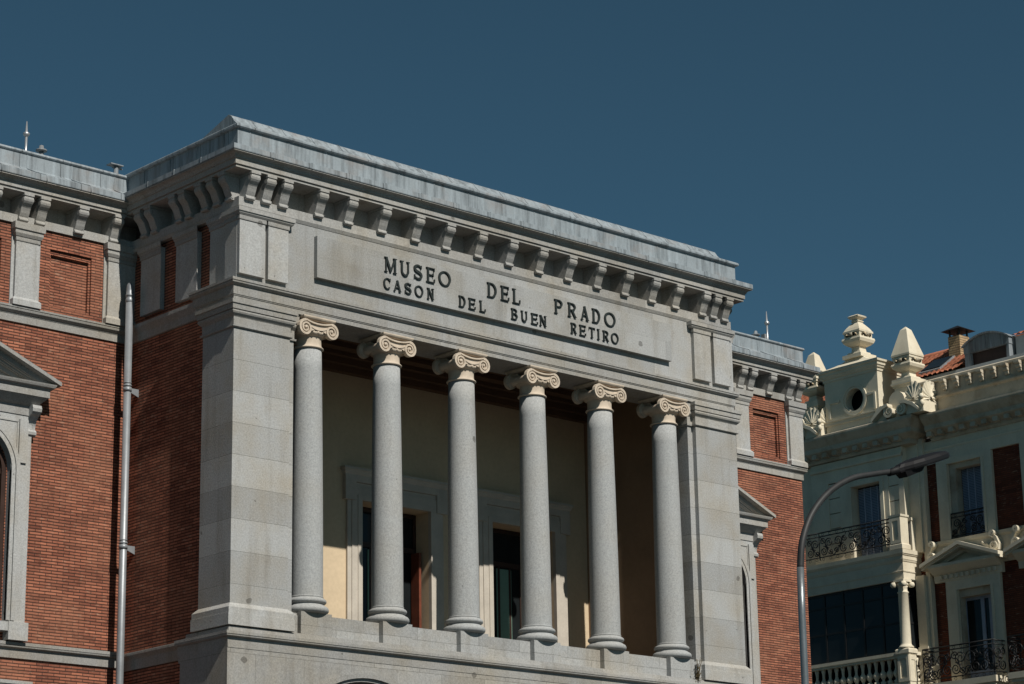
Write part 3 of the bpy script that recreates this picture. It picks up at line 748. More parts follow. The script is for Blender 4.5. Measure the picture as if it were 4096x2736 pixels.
# --- dry weed in the corner of the ledge
wd = thing('dry_weed', (13.72, -.1, .06), 'small dry weed growing on the ledge below the rightmost column', 'plant')
m = MB(); rs = random.Random(3)
for k in range(16):
    a = rs.uniform(0, 2 * PI); l = rs.uniform(.12, .62); b = rs.uniform(.05, .16)
    p0 = Vector((13.72 + rs.uniform(-.05, .05), -.02, .06)); pts = [p0 + Vector((b * math.cos(a) * t ** 1.5, -abs(b * math.sin(a)) * t ** 1.5, l * t)) for t in (0, .35, .7, 1)]
    m.tube(pts, [.012, .010, .008, .004], 5)
part('stalk', m, WEED, wd)
m = MB()
for k in range(110):
    p = Vector((13.72 + rs.gauss(0, .06), -.06 + rs.gauss(0, .035), .08 + abs(rs.gauss(.2, .18)))); d = Vector((rs.gauss(0, 1), rs.gauss(0, 1), rs.gauss(0, 1))).normalized() * .035
    e = d.orthogonal().normalized() * .014
    m.add([p - d, p + e, p + d, p - e], [(0, 1, 2, 3)])
part('leaf_cluster', m, WEED, wd)

# ================================================================== APARTMENT HOUSE ACROSS THE SIDE STREET (its street front faces -x)
A = thing('apartment_building', (41.0, 8.0, GZ), 'cream and dark brick apartment building with glazed bay, stone urn, obelisks and red tiled roof', 'building')
FX = 36.0
AXES = (8.36, 4.91, 1.46)
def ydir(m, prof, y0, y1, x=FX): return m.prism([(d, z) for d, z in prof], lambda p, q, t: (x - p, t, q), y0, y1)
holes = []
for c in AXES:
    holes += [rect(c - .72, c + .70, 7.72, 10.24), rect(c - .76, c + .62, 2.95, 5.95), rect(c - .76, c + .62, -1.6, 1.4)]
holes += [rect(11.65, 12.92, 7.50, 10.06), rect(10.9, 15.6, 2.0, 6.4)]
part('street_wall', MB().holed(rect(-1.5, 22, GZ, 11.0), holes, fyz, FX + .06, FX + .5), BRICKA, A)
part('side_wall', MB().box(36.56, 48, -1.5, -1.2, GZ, 11.2).box(36.56, 48, 21.7, 22, GZ, 11.2).box(47.7, 48, -1.2, 21.7, GZ, 11.2), CREAM, A)
part('room_lining', MB().box(37.6, 37.7, -1.2, 21.7, GZ, 11), DARK, A)
# cream floor bands, frieze
m = MB()
for (z0, z1, x) in ((6.62, 7.60, 35.97), (1.6, 2.75, 35.96), (10.42, 11.15, 35.96)): m.box(x, FX + .07, -1.5, 10.0, z0, z1)
ydir(m, [(-.05, 7.50), (.05, 7.50), (.09, 7.56), (.10, 7.66), (-.05, 7.68)], -1.5, 10.0)
ydir(m, [(-.05, 10.80), (.06, 10.80), (.07, 10.86), (.05, 10.9), (-.05, 10.9)], -1.5, 10.0)
part('floor_band', m, CREAM, A)
m = MB()
cp = [(-.3, 11.10), (.10, 11.12), (.14, 11.2), (.14, 11.28), (.40, 11.42), (.44, 11.45), (.44, 11.60), (.52, 11.68), (.62, 11.80), (.66, 11.84), (.68, 11.90), (.68, 11.96), (.2, 12.11), (-.3, 12.12)]
ydir(m, cp, -1.5, 9.6)
for k in range(24): m.box(35.62, 35.9, -1.2 + k * .46, -1.0 + k * .46, 11.24, 11.405)
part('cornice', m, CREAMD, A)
# parapet with corbel table
m = MB().box(35.84, 36.3, -1.5, 10.05, 12.05, 13.16)
ydir(m, [(-.3, 12.10), (.17, 12.11), (.17, 12.50), (.26, 12.55), (.27, 12.60), (.12, 12.64), (-.3, 12.65)], -1.5, 10.05)
ydir(m, [(-.3, 13.10), (.22, 13.10), (.25, 13.13), (.25, 13.20), (.18, 13.25), (-.3, 13.27)], -1.5, 10.05)
pp = part('parapet', m, CREAMD, A)
def pcorb():
    m = MB()
    for d, z0, z1, h in ((.24, 12.98, 13.10, .10), (.17, 12.86, 12.98, .09), (.10, 12.74, 12.859, .08)):
        m.prism([(.0, z0), (d * .55, z0), (d * .9, z0 + .03), (d, z0 + .07), (d, z1), (.0, z1)], lambda p, q, t: (35.839 - p, t, q), -h, h)
    return m
q0 = part('corbel', MB().add([(v[0], v[1] + 9.31, v[2]) for v in pcorb().v], pcorb().f), CREAMD, pp, (35.84, 9.31, 12.74))
for k in range(1, 20): dup(q0, (35.84, 9.31 - .517 * k, 12.74), pp)

# ironwork panel in the plane x = const (or y = const)
def iron(m, P0, P1, z0, z1, seed=1, mirror=True):
    P0 = Vector(P0); P1 = Vector(P1); L = (P1 - P0).length; u = (P1 - P0) / L
    at = lambda s, z: P0 + u * s + Vector((0, 0, z))
    for z in (z1, z1 - .13, z0 + .02): m.tube([at(0, z), at(L, z)], .026 if z == z1 else .02, 6)
    for s in (0, L): m.tube([at(s, z0 - .08), at(s, z1)], .016, 6)
    n = max(1, round(L / .62)); w = L / n; h = z1 - .13 - z0 - .04; zc = z0 + .03
    def spir(cx, cz, r, a0, sg, turns=1.9):
        pts = []
        for i in range(26):
            t = i / 25; rr = r * (1 - t * .86); a = a0 + sg * 2 * PI * turns * t
            pts.append(at(max(0, min(L, cx + rr * math.cos(a))), cz + rr * math.sin(a)))
        m.tube(pts, [.021] * 13 + [.016] * 13, 5)
    for k in range(n):
        c = w * (k + .5); sg = 1 if k % 2 == 0 else -1
        spir(c - sg * w * .18, zc + h * .66, h * .27, -PI / 2, sg); spir(c + sg * w * .2, zc + h * .27, h * .24, PI / 2, sg)
        spir(c + sg * w * .26, zc + h * .76, h * .17, PI, -sg, 1.5); spir(c - sg * w * .3, zc + h * .2, h * .15, 0, -sg, 1.5)
        m.tube([at(c - w * .5 * sg, zc) if 0 <= c - w * .5 * sg <= L else at(c, zc), at(c - w * .1 * sg, zc + h * .35), at(c + w * .05 * sg, zc + h * .6), at(c + w * .42 * sg, zc + h)], [.019, .018, .017, .012], 5)
        for j in range(5):
            a = 2 * PI * j / 5; m.tube([at(c, zc + h * .5), at(c + .07 * math.cos(a), zc + h * .5 + .07 * math.sin(a))], [.016, .005], 5)
        for s in (.25, .75):
            cc = w * (k + s); m.tube([at(cc + .045 * math.cos(2 * PI * i / 12), z1 - .065 + .045 * math.sin(2 * PI * i / 12)) for i in range(13)], .008, 4)
            m.tube([at(cc + .05 * math.cos(2 * PI * i / 12), z0 - .05 + .05 * math.sin(2 * PI * i / 12)) for i in range(13)], .008, 4)
    return m
def shutter(m, x, y0, y1, z0, z1):
    n = int((z1 - z0) / .055); lv = 4; w = (y1 - y0) / lv
    for j in range(lv):
        a = y0 + j * w
        m.box(x - .01, x + .03, a, a + .035, z0, z1)
        for k in range(n):
            z = z0 + (z1 - z0) * k / n
            m.add([(x, a + .035, z), (x, a + w, z), (x + .035, a + w, z + .05), (x + .035, a + .035, z + .05)], [(0, 1, 2, 3)])
    return m
for c in AXES:
    # upper windows
    y0, y1 = c - .72, c + .70
    m = MB().box(35.94, FX + .07, y0 - .42, y0, 7.66, 10.44).box(35.94, FX + .07, y1, y1 + .45, 7.66, 10.44).box(35.94, FX + .07, y0, y1, 10.24, 10.44)
    for a, b in ((y0 - .09, y0), (y1, y1 + .09)): m.box(35.915, 35.95, a, b, 7.67, 10.24)
    w = part('window', m, CREAM, A)
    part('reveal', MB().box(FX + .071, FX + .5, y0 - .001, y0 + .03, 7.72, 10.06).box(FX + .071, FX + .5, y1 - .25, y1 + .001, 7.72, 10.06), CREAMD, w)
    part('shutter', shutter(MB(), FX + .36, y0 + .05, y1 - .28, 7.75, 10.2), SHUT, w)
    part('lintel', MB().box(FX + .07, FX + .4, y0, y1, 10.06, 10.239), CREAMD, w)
    part('window_frame', MB().box(FX + .40, FX + .46, y0, y1, 7.72, 10.06), WOOD, w)
    part('window_railing', iron(MB(), (35.985, y0 + .01, 0), (35.985, y1 - .01, 0), 7.74, 8.52), IRON, w)
    # french window with pediment and balcony
    y0, y1 = c - .76, c + .62
    m = MB().box(35.94, FX + .07, y0 - .40, y0, 2.8, 6.28).box(35.94, FX + .07, y1, y1 + .45, 2.8, 6.28).box(35.94, FX + .07, y0, y1, 5.95, 6.28)
    for a, b in ((y0 - .08, y0), (y1, y1 + .08)): m.box(35.91, 35.95, a, b, 2.8, 5.95)
    ydir(m, [(-.05, 6.28), (.08, 6.28), (.10, 6.50), (.2, 6.56), (.40, 6.72), (.42, 6.74), (.42, 6.84), (-.05, 6.86)], c - 1.30, c + 1.50)
    for k in range(11): m.box(35.83, 35.92, c - 1.1 + k * .225, c - .99 + k * .225, 6.36, 6.49)
    ap, hw_, zt = 7.42, 1.62, 6.84
    cc = c + .12
    for t0, t1, d in ((0, .12, .55), (.12, .2, .45)):
        m.prism([(cc - hw_, zt + .06 - t0), (cc, ap + .06 - t0), (cc + hw_, zt + .06 - t0), (cc + hw_, zt + .06 - t1), (cc, ap + .06 - t1), (cc - hw_, zt + .06 - t1)], fyz, FX - d, FX - .02)
    m.holed([(cc - 1.4, 6.861), (cc + 1.4, 6.861), (cc, 6.861 + 1.4 * .36)], [[(cc - .75, 6.89), (cc + .75, 6.89), (cc, 6.89 + .75 * .36)]], fyz, FX - .20, FX - .021)
    for s in (-1, 1):                                    # scroll acroteria above the pediment ends
        yy = cc + s * 1.28
        for cy, cz, r0, a0, sg in ((yy, 7.14, .15, -PI / 2, s), (yy - s * .02, 7.56, .10, -PI / 2, -s)):
            pts, ws = spiral(cy, cz, r0, .02, 1.8, a0, sg)
            m.ribbon(pts, [q * 1.3 for q in ws], fyz, 35.66, 35.86)
            m.lathe([(.01, 0), (r0 * .8, 0), (r0 * .8, .1), (.01, .1)], (35.72, cy, cz), 14, 'x')
        m.ribbon([(yy + s * .13, 7.0), (yy + s * .16, 7.2), (yy + s * .08, 7.4), (yy - s * .06, 7.52), (yy - s * .1, 7.6)], [.05, .06, .06, .05, .04], fyz, 35.7, 35.9)
        m.ribbon([(yy - s * .12, 7.06), (yy - s * .3, 7.2), (yy - s * .42, 7.24), (yy - s * .5, 7.36)], [.06, .05, .04, .015], fyz, 35.74, 35.88)
    w = part('balcony_window', m, CREAM, A)
    part('reveal', MB().box(FX + .071, FX + .5, y0 - .001, y0 + .03, 2.95, 5.7).box(FX + .071, FX + .5, y1 - .03, y1 + .001, 2.95, 5.7), CREAMD, w)
    m = MB()
    xg = FX + .34
    m.box(xg, xg + .06, y0, y0 + .42, 2.95, 5.70).box(xg, xg + .06, y1 - .05, y1, 2.95, 5.7).box(xg - .01, xg + .065, c - .16, c - .02, 2.95, 5.64).box(xg, xg + .06, y0 + .42, y1 - .05, 5.60, 5.7)
    m.box(xg + .002, xg + .058, y0 + .42, y1 - .05, 2.95, 3.25)
    part('window_frame', m, SHUT, w)
    part('pane', MB().box(xg + .03, xg + .04, y0, y1, 3.2, 5.65), PANE, w)
    part('lintel', MB().box(FX + .07, FX + .36, y0, y1, 5.70, 5.949), CREAMD, w)
    m = MB().box(35.25, FX + .05, c - 1.22, c + 1.75, 2.66, 2.86).box(35.32, FX + .04, c - 1.15, c + 1.68, 2.55, 2.661)
    for yy in (c - .95, c + 1.45): m.prism([(.0, 2.55), (.55, 2.55), (.5, 2.35), (.25, 2.2), (.12, 1.9), (0, 1.8)], lambda p, q, t: (FX - p, t, q), yy - .1, yy + .1)
    b = part('balcony', m, CREAM, A)
    m = MB(); ya, yb = c - 1.14, c + 1.72
    iron(m, (35.32, ya, 0), (35.32, yb, 0), 2.98, 4.02); iron(m, (35.32, ya, 0), (35.97, ya, 0), 2.98, 4.02); iron(m, (35.32, yb, 0), (35.97, yb, 0), 2.98, 4.02)
    part('iron_railing', m, IRON, b)
    # lower window, below the picture
    m = MB().box(35.94, FX + .07, y0 - .4, y0, -1.9, 1.62).box(35.94, FX + .07, y1, y1 + .45, -1.9, 1.62)
    part('pane', MB().box(FX + .3, FX + .31, y0, y1, -1.6, 1.4), PANE, part('lower_window', m, CREAM, A))

# pilaster strips beside the bay
part('pilaster_strip', MB().box(35.86, FX + .08, 9.98, 10.16, GZ, 11.3), CREAM, A)
part('pilaster_strip', MB().box(35.74, 36.07, 10.16, 10.52, 4.2, 6.6).box(35.70, 36.07, 10.13, 10.54, 2.9, 4.199).box(35.68, 36.07, 10.12, 10.55, 3.95, 4.13), CREAM, A)
part('pilaster_strip', MB().box(35.80, 36.07, 10.161, 10.62, 7.4, 11.3), CREAM, A)

# bay: lower wall, balustrade, glazing, beam, cornice, balcony
bp_ = lambda x, y: [(x, 16.6, -1, 0), (x, y, -1, -1), (36.2, y, 0, -1)]
m = MB().box(35.14, 36.05, 10.54, 16.6, GZ, 2.6)
m.sweep(bp_(35.12, 10.52), [(-.3, 2.6), (.02, 2.6), (.06, 2.72), (.12, 2.8), (.12, 2.9), (-.5, 2.91)])
bay = part('bay_wall', m, CREAM, A)
m = MB().box(35.04, 35.36, 10.9, 16.6, 3.92, 4.03).box(35.08, 35.32, 10.9, 16.6, 3.84, 3.921).box(35.07, 35.33, 10.9, 16.6, 2.911, 3.02)
m.box(35.36, 36.0, 10.44, 10.72, 3.92, 4.031).box(35.36, 36.0, 10.46, 10.70, 2.912, 3.02)
bal = part('balustrade', m, CREAM, A)
bprof = [(.03, 3.02), (.095, 3.021), (.095, 3.14), (.05, 3.15), (.045, 3.2), (.07, 3.25), (.105, 3.31), (.115, 3.37), (.10, 3.43), (.06, 3.48), (.045, 3.55), (.055, 3.68), (.075, 3.76), (.08, 3.84), (.03, 3.84)]
k0 = part('baluster', MB().lathe(bprof, (35.2, 11.12, 0), 14), CREAM, bal, (35.2, 11.12, 3.02))
for k in range(1, 19): dup(k0, (35.2, 11.12 + .289 * k, 3.02), bal)
dup(k0, (35.58, 10.58, 3.02), bal)
m = MB().box(35.02, 35.40, 10.43, 10.90, 2.912, 3.9)
m.sweep(loop(35.02, 35.40, 10.43, 10.90), [(-.1, 3.90), (.0, 3.90), (.03, 3.95), (.05, 3.96), (.05, 4.08), (.02, 4.12), (-.1, 4.13)], True)
m.holed(rect(10.43, 10.90, 3.021, 3.88), [rect(10.53, 10.80, 3.14, 3.78)], fyz, 34.995, 35.021)
m.holed(rect(35.02, 35.40, 3.0212, 3.8802), [rect(35.12, 35.30, 3.14, 3.74)], fxz, 10.41, 10.431)
part('pedestal', m, CREAM, bal)
cpf = [(.10, 4.131), (.25, 4.132), (.26, 4.17), (.235, 4.21), (.20, 4.23), (.185, 4.27), (.178, 4.3), (.168, 5.98), (.19, 6.0), (.19, 6.03), (.165, 6.04), (.155, 6.07), (.15, 6.17), (.18, 6.22), (.1, 6.24)]
m = MB().lathe(cpf, (35.21, 10.66, 0), 20)
bc = part('bay_column', m, CREAM, A)
m = MB().box(34.99, 35.43, 10.44, 10.88, 6.36, 6.438)
for sy, yy in ((-1, 10.45), (1, 10.87)):
    for xx in (35.0, 35.42): m.lathe([(.01, -.06), (.09, -.06), (.09, .06), (.01, .06)], (xx, yy, 6.27), 14, 'x').lathe([(.01, -.08), (.05, -.08), (.05, .08), (.01, .08)], (xx, yy, 6.27), 12, 'x').lathe([(.01, -.07), (.088, -.07), (.088, .07), (.01, .07)], (xx, yy, 6.272), 14, 'y')
m.lathe([(.1, 6.2), (.18, 6.24), (.2, 6.3), (.16, 6.36), (.1, 6.362)], (35.21, 10.66, 0), 16)
part('capital', m, CREAM, bc)
m = MB()
for y in (10.76, 11.58, 12.42, 13.27, 14.11, 14.95, 15.8): m.box(35.20, 35.27, y - .035, y + .035, 4.03, 6.44)
for z in (4.06, 5.03, 5.95, 6.39): m.box(35.205, 35.265, 10.7, 16.6, z - .035, z + .035)
m.box(35.27, 35.33, 10.62, 10.68, 4.03, 6.44)
for x in (35.5, 35.78): m.box(x - .03, x + .03, 10.66, 10.72, 4.03, 6.44)
for z in (5.03, 5.95): m.box(35.3, 35.95, 10.662, 10.718, z - .03, z + .03)
gl = part('bay_glazing', m, IRON, A)
part('pane', MB().box(35.225, 35.235, 10.72, 16.6, 4.05, 6.44).box(35.3, 35.95, 10.685, 10.695, 4.05, 6.44), PANE, gl)
part('curtain', MB().box(35.5, 35.53, 11.0, 11.45, 4.0, 6.0).box(35.5, 35.53, 11.75, 12.1, 4.0, 6.0).box(35.5, 35.53, 12.75, 13.2, 4.0, 5.9), CURT, gl)
m = MB().sweep(bp_(35.12, 10.52), [(-.5, 6.441), (.0, 6.441), (.0, 6.70), (.02, 6.705), (.03, 6.74), (.01, 6.75), (.01, 7.04), (.03, 7.06), (.05, 7.12), (.06, 7.125), (.06, 7.25), (.09, 7.27), (.10, 7.31), (.12, 7.315), (.13, 7.455), (-.9, 7.47)])
part('bay_cornice', m, CREAM, A)
m = MB().box(35.03, 35.42, 10.44, 10.90, 7.471, 8.56)
m.sweep(loop(35.03, 35.42, 10.44, 10.90), [(-.1, 8.55), (.0, 8.55), (.03, 8.58), (.035, 8.65), (-.1, 8.67)], True)
m.sweep(loop(35.03, 35.42, 10.44, 10.90), [(-.1, 7.47), (.035, 7.47), (.035, 7.62), (.0, 7.66), (-.1, 7.66)], True)
m.holed(rect(10.44, 10.90, 7.67, 8.54), [rect(10.55, 10.79, 7.78, 8.44)], fyz, 35.005, 35.031)
m.box(35.62, 35.80, 10.46, 10.88, 7.471, 8.5).box(35.60, 35.82, 10.43, 10.9, 8.501, 8.6)
b = part('balcony_post', m, CREAM, A)
m = iron(MB(), (35.10, 10.92, 0), (35.10, 14.1, 0), 7.69, 8.57)
iron(m, (35.10, 14.1, 0), (35.10, 16.5, 0), 7.69, 8.57); iron(m, (35.42, 10.56, 0), (35.62, 10.56, 0), 7.69, 8.45)
part('iron_railing', m, IRON, b)
# wall above the bay: projecting block with channelled strips, tall shuttered window
m = MB()
m.holed(rect(10.62, 14.7, 7.47, 11.1), [rect(11.65, 12.92, 7.48, 10.06), rect(10.84, 11.28, 7.7, 10.35), rect(13.45, 13.95, 7.7, 10.35)], fyz, 35.55, 36.05)
for a, b in ((10.84, 11.28), (13.45, 13.95)):
    for k in range(6): m.box(35.575, 35.7, a - .002, b + .002, 7.70 + .53 * k, min(7.70 + .53 * k + .50, 10.351))
for a, b in ((11.5, 11.65), (12.92, 13.07)): m.box(35.52, 35.56, a, b, 7.5, 10.2)
m.box(35.52, 35.56, 11.65, 12.92, 10.06, 10.2).box(35.7, 36.05, 14.701, 16.6, 7.47, 11.1)
ydir(m, [(-.05, 10.80), (.06, 10.80), (.07, 10.86), (.05, 10.9), (-.05, 10.9)], 10.62, 14.7, 35.55)
up = part('upper_bay_wall', m, CREAM, A)
part('shutter', shutter(MB(), 35.85, 11.70, 12.87, 7.5, 10.0), SHUT, up)
part('window_frame', MB().box(35.93, 35.98, 11.65, 12.92, 7.5, 10.06), WOOD, up)
m = MB()
m.sweep([(35.55, 16.6, -1, 0), (35.55, 10.25, -1, -1), (36.2, 10.25, 0, -1)], [(d * .85, z) for d, z in cp])
for k in range(14): m.box(35.2, 35.46, 10.45 + k * .46, 10.65 + k * .46, 11.24, 11.40)
part('cornice', m, CREAMD, A)
# attic block with round opening
YC = 12.45
m = MB()
circ = arc(YC - .12, 13.05, .40, 0, 360, 36)[:-1]
m.holed(rect(11.27, 13.66, 12.05, 13.98), [circ], fyz, 35.30, 35.62)
m.box(35.621, 36.6, 11.272, 11.5, 12.05, 13.98).box(35.621, 36.6, 13.4, 13.658, 12.05, 13.98)
m.sweep(loop(35.30, 36.6, 11.27, 13.66), [(-.2, 13.88), (.03, 13.89), (.04, 13.98), (.08, 14.0), (.10, 14.06), (.13, 14.08), (.14, 14.18), (.19, 14.20), (.20, 14.27), (-.2, 14.28)], True)
for r0, r1, d in ((.40, .46, .03), (.47, .56, .05)): m.ribbon(arc(YC - .12, 13.05, (r0 + r1) / 2, 0, 360, 40), (r1 - r0) / 2, fyz, 35.30 - d, 35.31)
m.ribbon([(11.42, 12.55), (11.42, 13.12), (11.75, 13.12)], .05, fyz, 35.25, 35.305)
m.ribbon([(13.46, 12.55), (13.46, 13.12), (13.0, 13.12)], .05, fyz, 35.25, 35.305)
m.sweep([(35.30, 13.7, -1, 0), (35.30, 11.27, -1, -1), (36.5, 11.27, 0, -1)], [(-.1, 12.30), (.05, 12.31), (.06, 12.42), (.10, 12.44), (.10, 12.47), (-.1, 12.50)])
blk = part('attic_block', m, CREAM, A)
part('oculus_back', MB().box(35.9, 35.93, 11.6, 13.3, 12.1, 13.9), DARK, blk)
m = MB(); xs_ = (35.12, 36.78); n = 7
for k in range(n):                                        # concave roof of the block
    t0, t1 = k / n, (k + 1) / n
    f = lambda t: (1 - t) ** 1.7
    def rc(t):
        w = .40 + .55 * f(t) * 1.0; w2 = .40 + .98 * f(t)
        return (35.95 - w * (.85 / .95), 35.95 + w * (.85 / .95), YC + .02 - w2, YC + .02 + w2)
    m.frustum(rc(t0), rc(t1), 14.28 + .36 * t0, 14.28 + .36 * t1)
part('curved_roof', m, CREAM, blk)
def urn(c, top):
    m = MB()
    x, y, z = c
    m.square([(.1, z), (.42, z), (.42, z + .13), (.36, z + .15), (.30, z + .16), (.28, z + .23), (.19, z + .25), (.17, z + .40), (.19, z + .42), (.1, z + .44)], (x, y, 0))
    m.square([(.1, z + .42), (.20, z + .44), (.30, z + .50), (.38, z + .58), (.42, z + .68), (.40, z + .75), (.34, z + .76)], (x, y, 0))
    m.square([(.1, z + .72), (.34, z + .74), (.35, z + .92), (.38, z + .93), (.38, z + 1.0), (.32, z + 1.01)], (x, y, 0))
    for s in (-1, 1):                                    # little scroll lugs
        for r in (-1, 1):
            m.lathe([(.01, -.1), (.07, -.1), (.07, .1), (.01, .1)], (x + s * .38, y + r * .0, z + .86), 10, 'y').lathe([(.01, -.1), (.07, -.1), (.07, .1), (.01, .1)], (x, y + s * .38, z + .86), 10, 'x')
            m.lathe([(.01, -.03), (.05, -.03), (.05, .03), (.01, .03)], (x - .36, y + r * .2, z + .84), 10, 'x').lathe([(.01, -.03), (.05, -.03), (.05, .03), (.01, .03)], (x + r * .2, y - .36, z + .84), 10, 'y')
    if top == 'urn':
        m.square([(.1, z + 1.0), (.36, z + 1.005), (.30, z + 1.12), (.20, z + 1.25), (.14, z + 1.32), (.13, z + 1.36), (.16, z + 1.37), (.16, z + 1.40), (.13, z + 1.41), (.13, z + 1.44), (.23, z + 1.52), (.24, z + 1.56), (.18, z + 1.60), (.03, z + 1.66)], (x, y, 0))
    else:
        m.square([(.1, z + 1.0), (.34, z + 1.0), (.40, z + 1.03), (.40, z + 1.10), (.14, z + 2.12), (.01, z + 2.26)], (x, y, 0))
    return m
part('stone_urn', urn((35.86, YC + .02, 14.62), 'urn'), CREAM, A)
def obelisk(y):
    x = 35.92
    m = MB().box(x - .36, x + .36, y - .36, y + .36, 12.05, 13.22)
    m.sweep(loop(x - .36, x + .36, y - .36, y + .36), [(-.1, 13.15), (.03, 13.16), (.05, 13.22), (.09, 13.24), (.09, 13.32), (-.1, 13.36)], True)
    o = part('obelisk_pedestal', m, CREAM, A)
    m = urn((x, y, 13.22), 'obelisk'); m.v = [(a, b, 13.33 + (c - 13.22) * .90) for a, b, c in m.v]
    part('obelisk', m, CREAM, o)
obelisk(10.40); obelisk(14.60)
# shell antefixes and broken scroll pediment on the cornice
def shell(y, x=35.02):
    m = MB()
    n = 72
    def fan(fn):                                         # scalloped shell, ribbed and hollow towards its foot
        vs = []; fs = []; K = 5
        for i in range(n + 1):
            a = math.radians(-12 + 204 * i / n); rib = abs(math.cos(i * PI * 9 / n))
            for k in range(K + 1):
                t = k / K; r = .06 + (.38 + .05 * rib + .09 * math.sin(a) ** 2) * t
                vs.append(fn(r * math.cos(a), 12.46 + r * 1.12 * math.sin(a), -.10 * (1 - t) ** 2 - (.012 + .045 * t) * rib))
        for i in range(n):
            for k in range(K): q = i * (K + 1) + k; fs.append((q, q + 1, q + K + 2, q + K + 1))
        m.add(vs, fs)
        rim = [vs[i * (K + 1) + K] for i in range(n + 1)]
        return rim
    r1 = fan(lambda p, q, d: (x + d + .10, y + .16 + p * .85, q))
    r2 = fan(lambda p, q, d: (x + .40 + p * .85, y - .18 + d, q))
    m.prism([(y + .16 + .85 * .40 * math.cos(t), 12.46 + .46 * math.sin(t)) for t in [math.radians(-12 + 204 * i / 24) for i in range(25)]], fyz, x + .06, x + .5)
    m.prism([(x + .40 + .85 * .40 * math.cos(t), 12.46 + .46 * math.sin(t)) for t in [math.radians(-12 + 204 * i / 24) for i in range(25)]], fxz, y - .2, y + .2)
    m.box(x + .03, x + .8, y - .22, y + .52, 12.0, 12.4)
    m.lathe([(.01, -.1), (.08, -.06), (.09, 0), (.05, .08), (.01, .1)], (x - .02, y - .20, 12.5), 10)
    m.lathe([(.01, -.12), (.07, -.07), (.08, 0), (.05, .08), (.01, .1)], (x + .0, y - .20, 12.28), 10)
    part('shell_antefix', m, CREAM, A)
shell(9.40); shell(13.93)
def scrollped(y, s):
    m = MB()
    for cy, sg in ((y + .30, -1), (y - .22, 1)):
        pts, ws = spiral(cy, 12.22, .21, .03, 1.9, PI / 2, sg)
        m.ribbon(pts, [q * 1.6 for q in ws], fyz, 34.96, 35.2)
        m.lathe([(.01, 0), (.16, 0), (.16, .15), (.01, .15)], (35.0, cy, 12.22), 18, 'x')
    top = [(y - .22, 12.46), (y - .45, 12.44), (y - .75, 12.30), (y - 1.0, 12.08)]
    m.ribbon(top, [.05, .06, .06, .04], fyz, 34.92, 35.3)
    top = [(y + .30, 12.46), (y + .55, 12.40), (y + .85, 12.2), (y + 1.05, 12.02)]
    m.ribbon(top, [.05, .06, .06, .04], fyz, 34.92, 35.3)
    # rounded bosses that rise behind the scrolls
    m.prism([(y - .05, 12.0)] + arc(y + .1, 12.6, .34, -10, 190, 14) + [(y + .3, 12.0)], fyz, 35.2, 35.9)
    m.prism([(y + .55, 12.0), (y + .55, 12.35), (y + .75, 12.55), (y + .95, 12.5), (y + 1.1, 12.2), (y + 1.1, 12.0)], fyz, 35.15, 35.6)
    part('scroll_pediment', m, CREAM, A)
scrollped(10.32, 1); scrollped(14.85, 1)

# roof: tiled slope, attic wall, dormer, chimney, skylight
part('attic_wall', MB().box(36.75, 37.0, -1.5, 21.5, 11.5, 13.66), GREYW, A)
RS = (14.98 - 13.66) / (38.6 - 36.65)
m = MB(); ny = 420; ya, yb = 8.86, 20.0
rows = 9
vs = []; fs = []
for r in range(rows * 2):
    t = (r // 2 + (r % 2)) / rows
    x = 36.6 + (38.6 - 36.6) * t; zb = 13.62 + RS * (x - 36.6) + (.035 if r % 2 == 0 else .0)
    for j in range(ny + 1):
        y = ya + (yb - ya) * j / ny
        h = .055 * abs(math.sin(PI * y / .22)) + .012 * math.sin(j * 1.7 + r * 2.1)
        vs.append((x, y, zb + h))
for r in range(rows * 2 - 1):
    for j in range(ny):
        a = r * (ny + 1) + j; fs.append((a, a + 1, a + ny + 2, a + ny + 1))
m.add(vs, fs, True)
rf = part('tiled_roof', m, TILE, A)
m = MB().tube([(38.62, ya, 15.0), (38.62, yb, 15.0)], .11, 10)
part('ridge_tiles', m, TILE, rf)
part('roof_back', MB().prism([(38.6, 14.95), (46, 11.2), (38.0, 11.2)], lambda p, q, t: (p, t, q), -1.4, 19.9), TILE, A)
def slab(m, x0, x1, y0, y1, dz):
    z = lambda x: 13.62 + RS * (x - 36.6)
    return m.prism([(x0, z(x0) + dz), (x1, z(x1) + dz), (x1, z(x1) + dz + .07), (x0, z(x0) + dz + .07)], lambda p, q, t: (p, t, q), y0, y1)
m = slab(MB(), 36.85, 37.75, 9.75, 10.7, .05)
sk = part('skylight', m, ZINCD, A)
part('pane', slab(MB(), 36.92, 37.68, 9.82, 10.63, .09), PANE, sk)
m = MB().box(37.75, 38.3, 9.5, 10.0, 13.6, 15.22)
ch = part('chimney', m, CHIMB, A)
m = MB()
for x in (37.8, 38.25):
    for y in (9.55, 9.95): m.box(x - .025, x + .025, y - .025, y + .025, 15.22, 15.42)
m.frustum((37.58, 38.47, 9.32, 10.18), (38.0, 38.05, 9.73, 9.77), 15.42, 15.64)
part('chimney_cowl', m, IRON, ch)
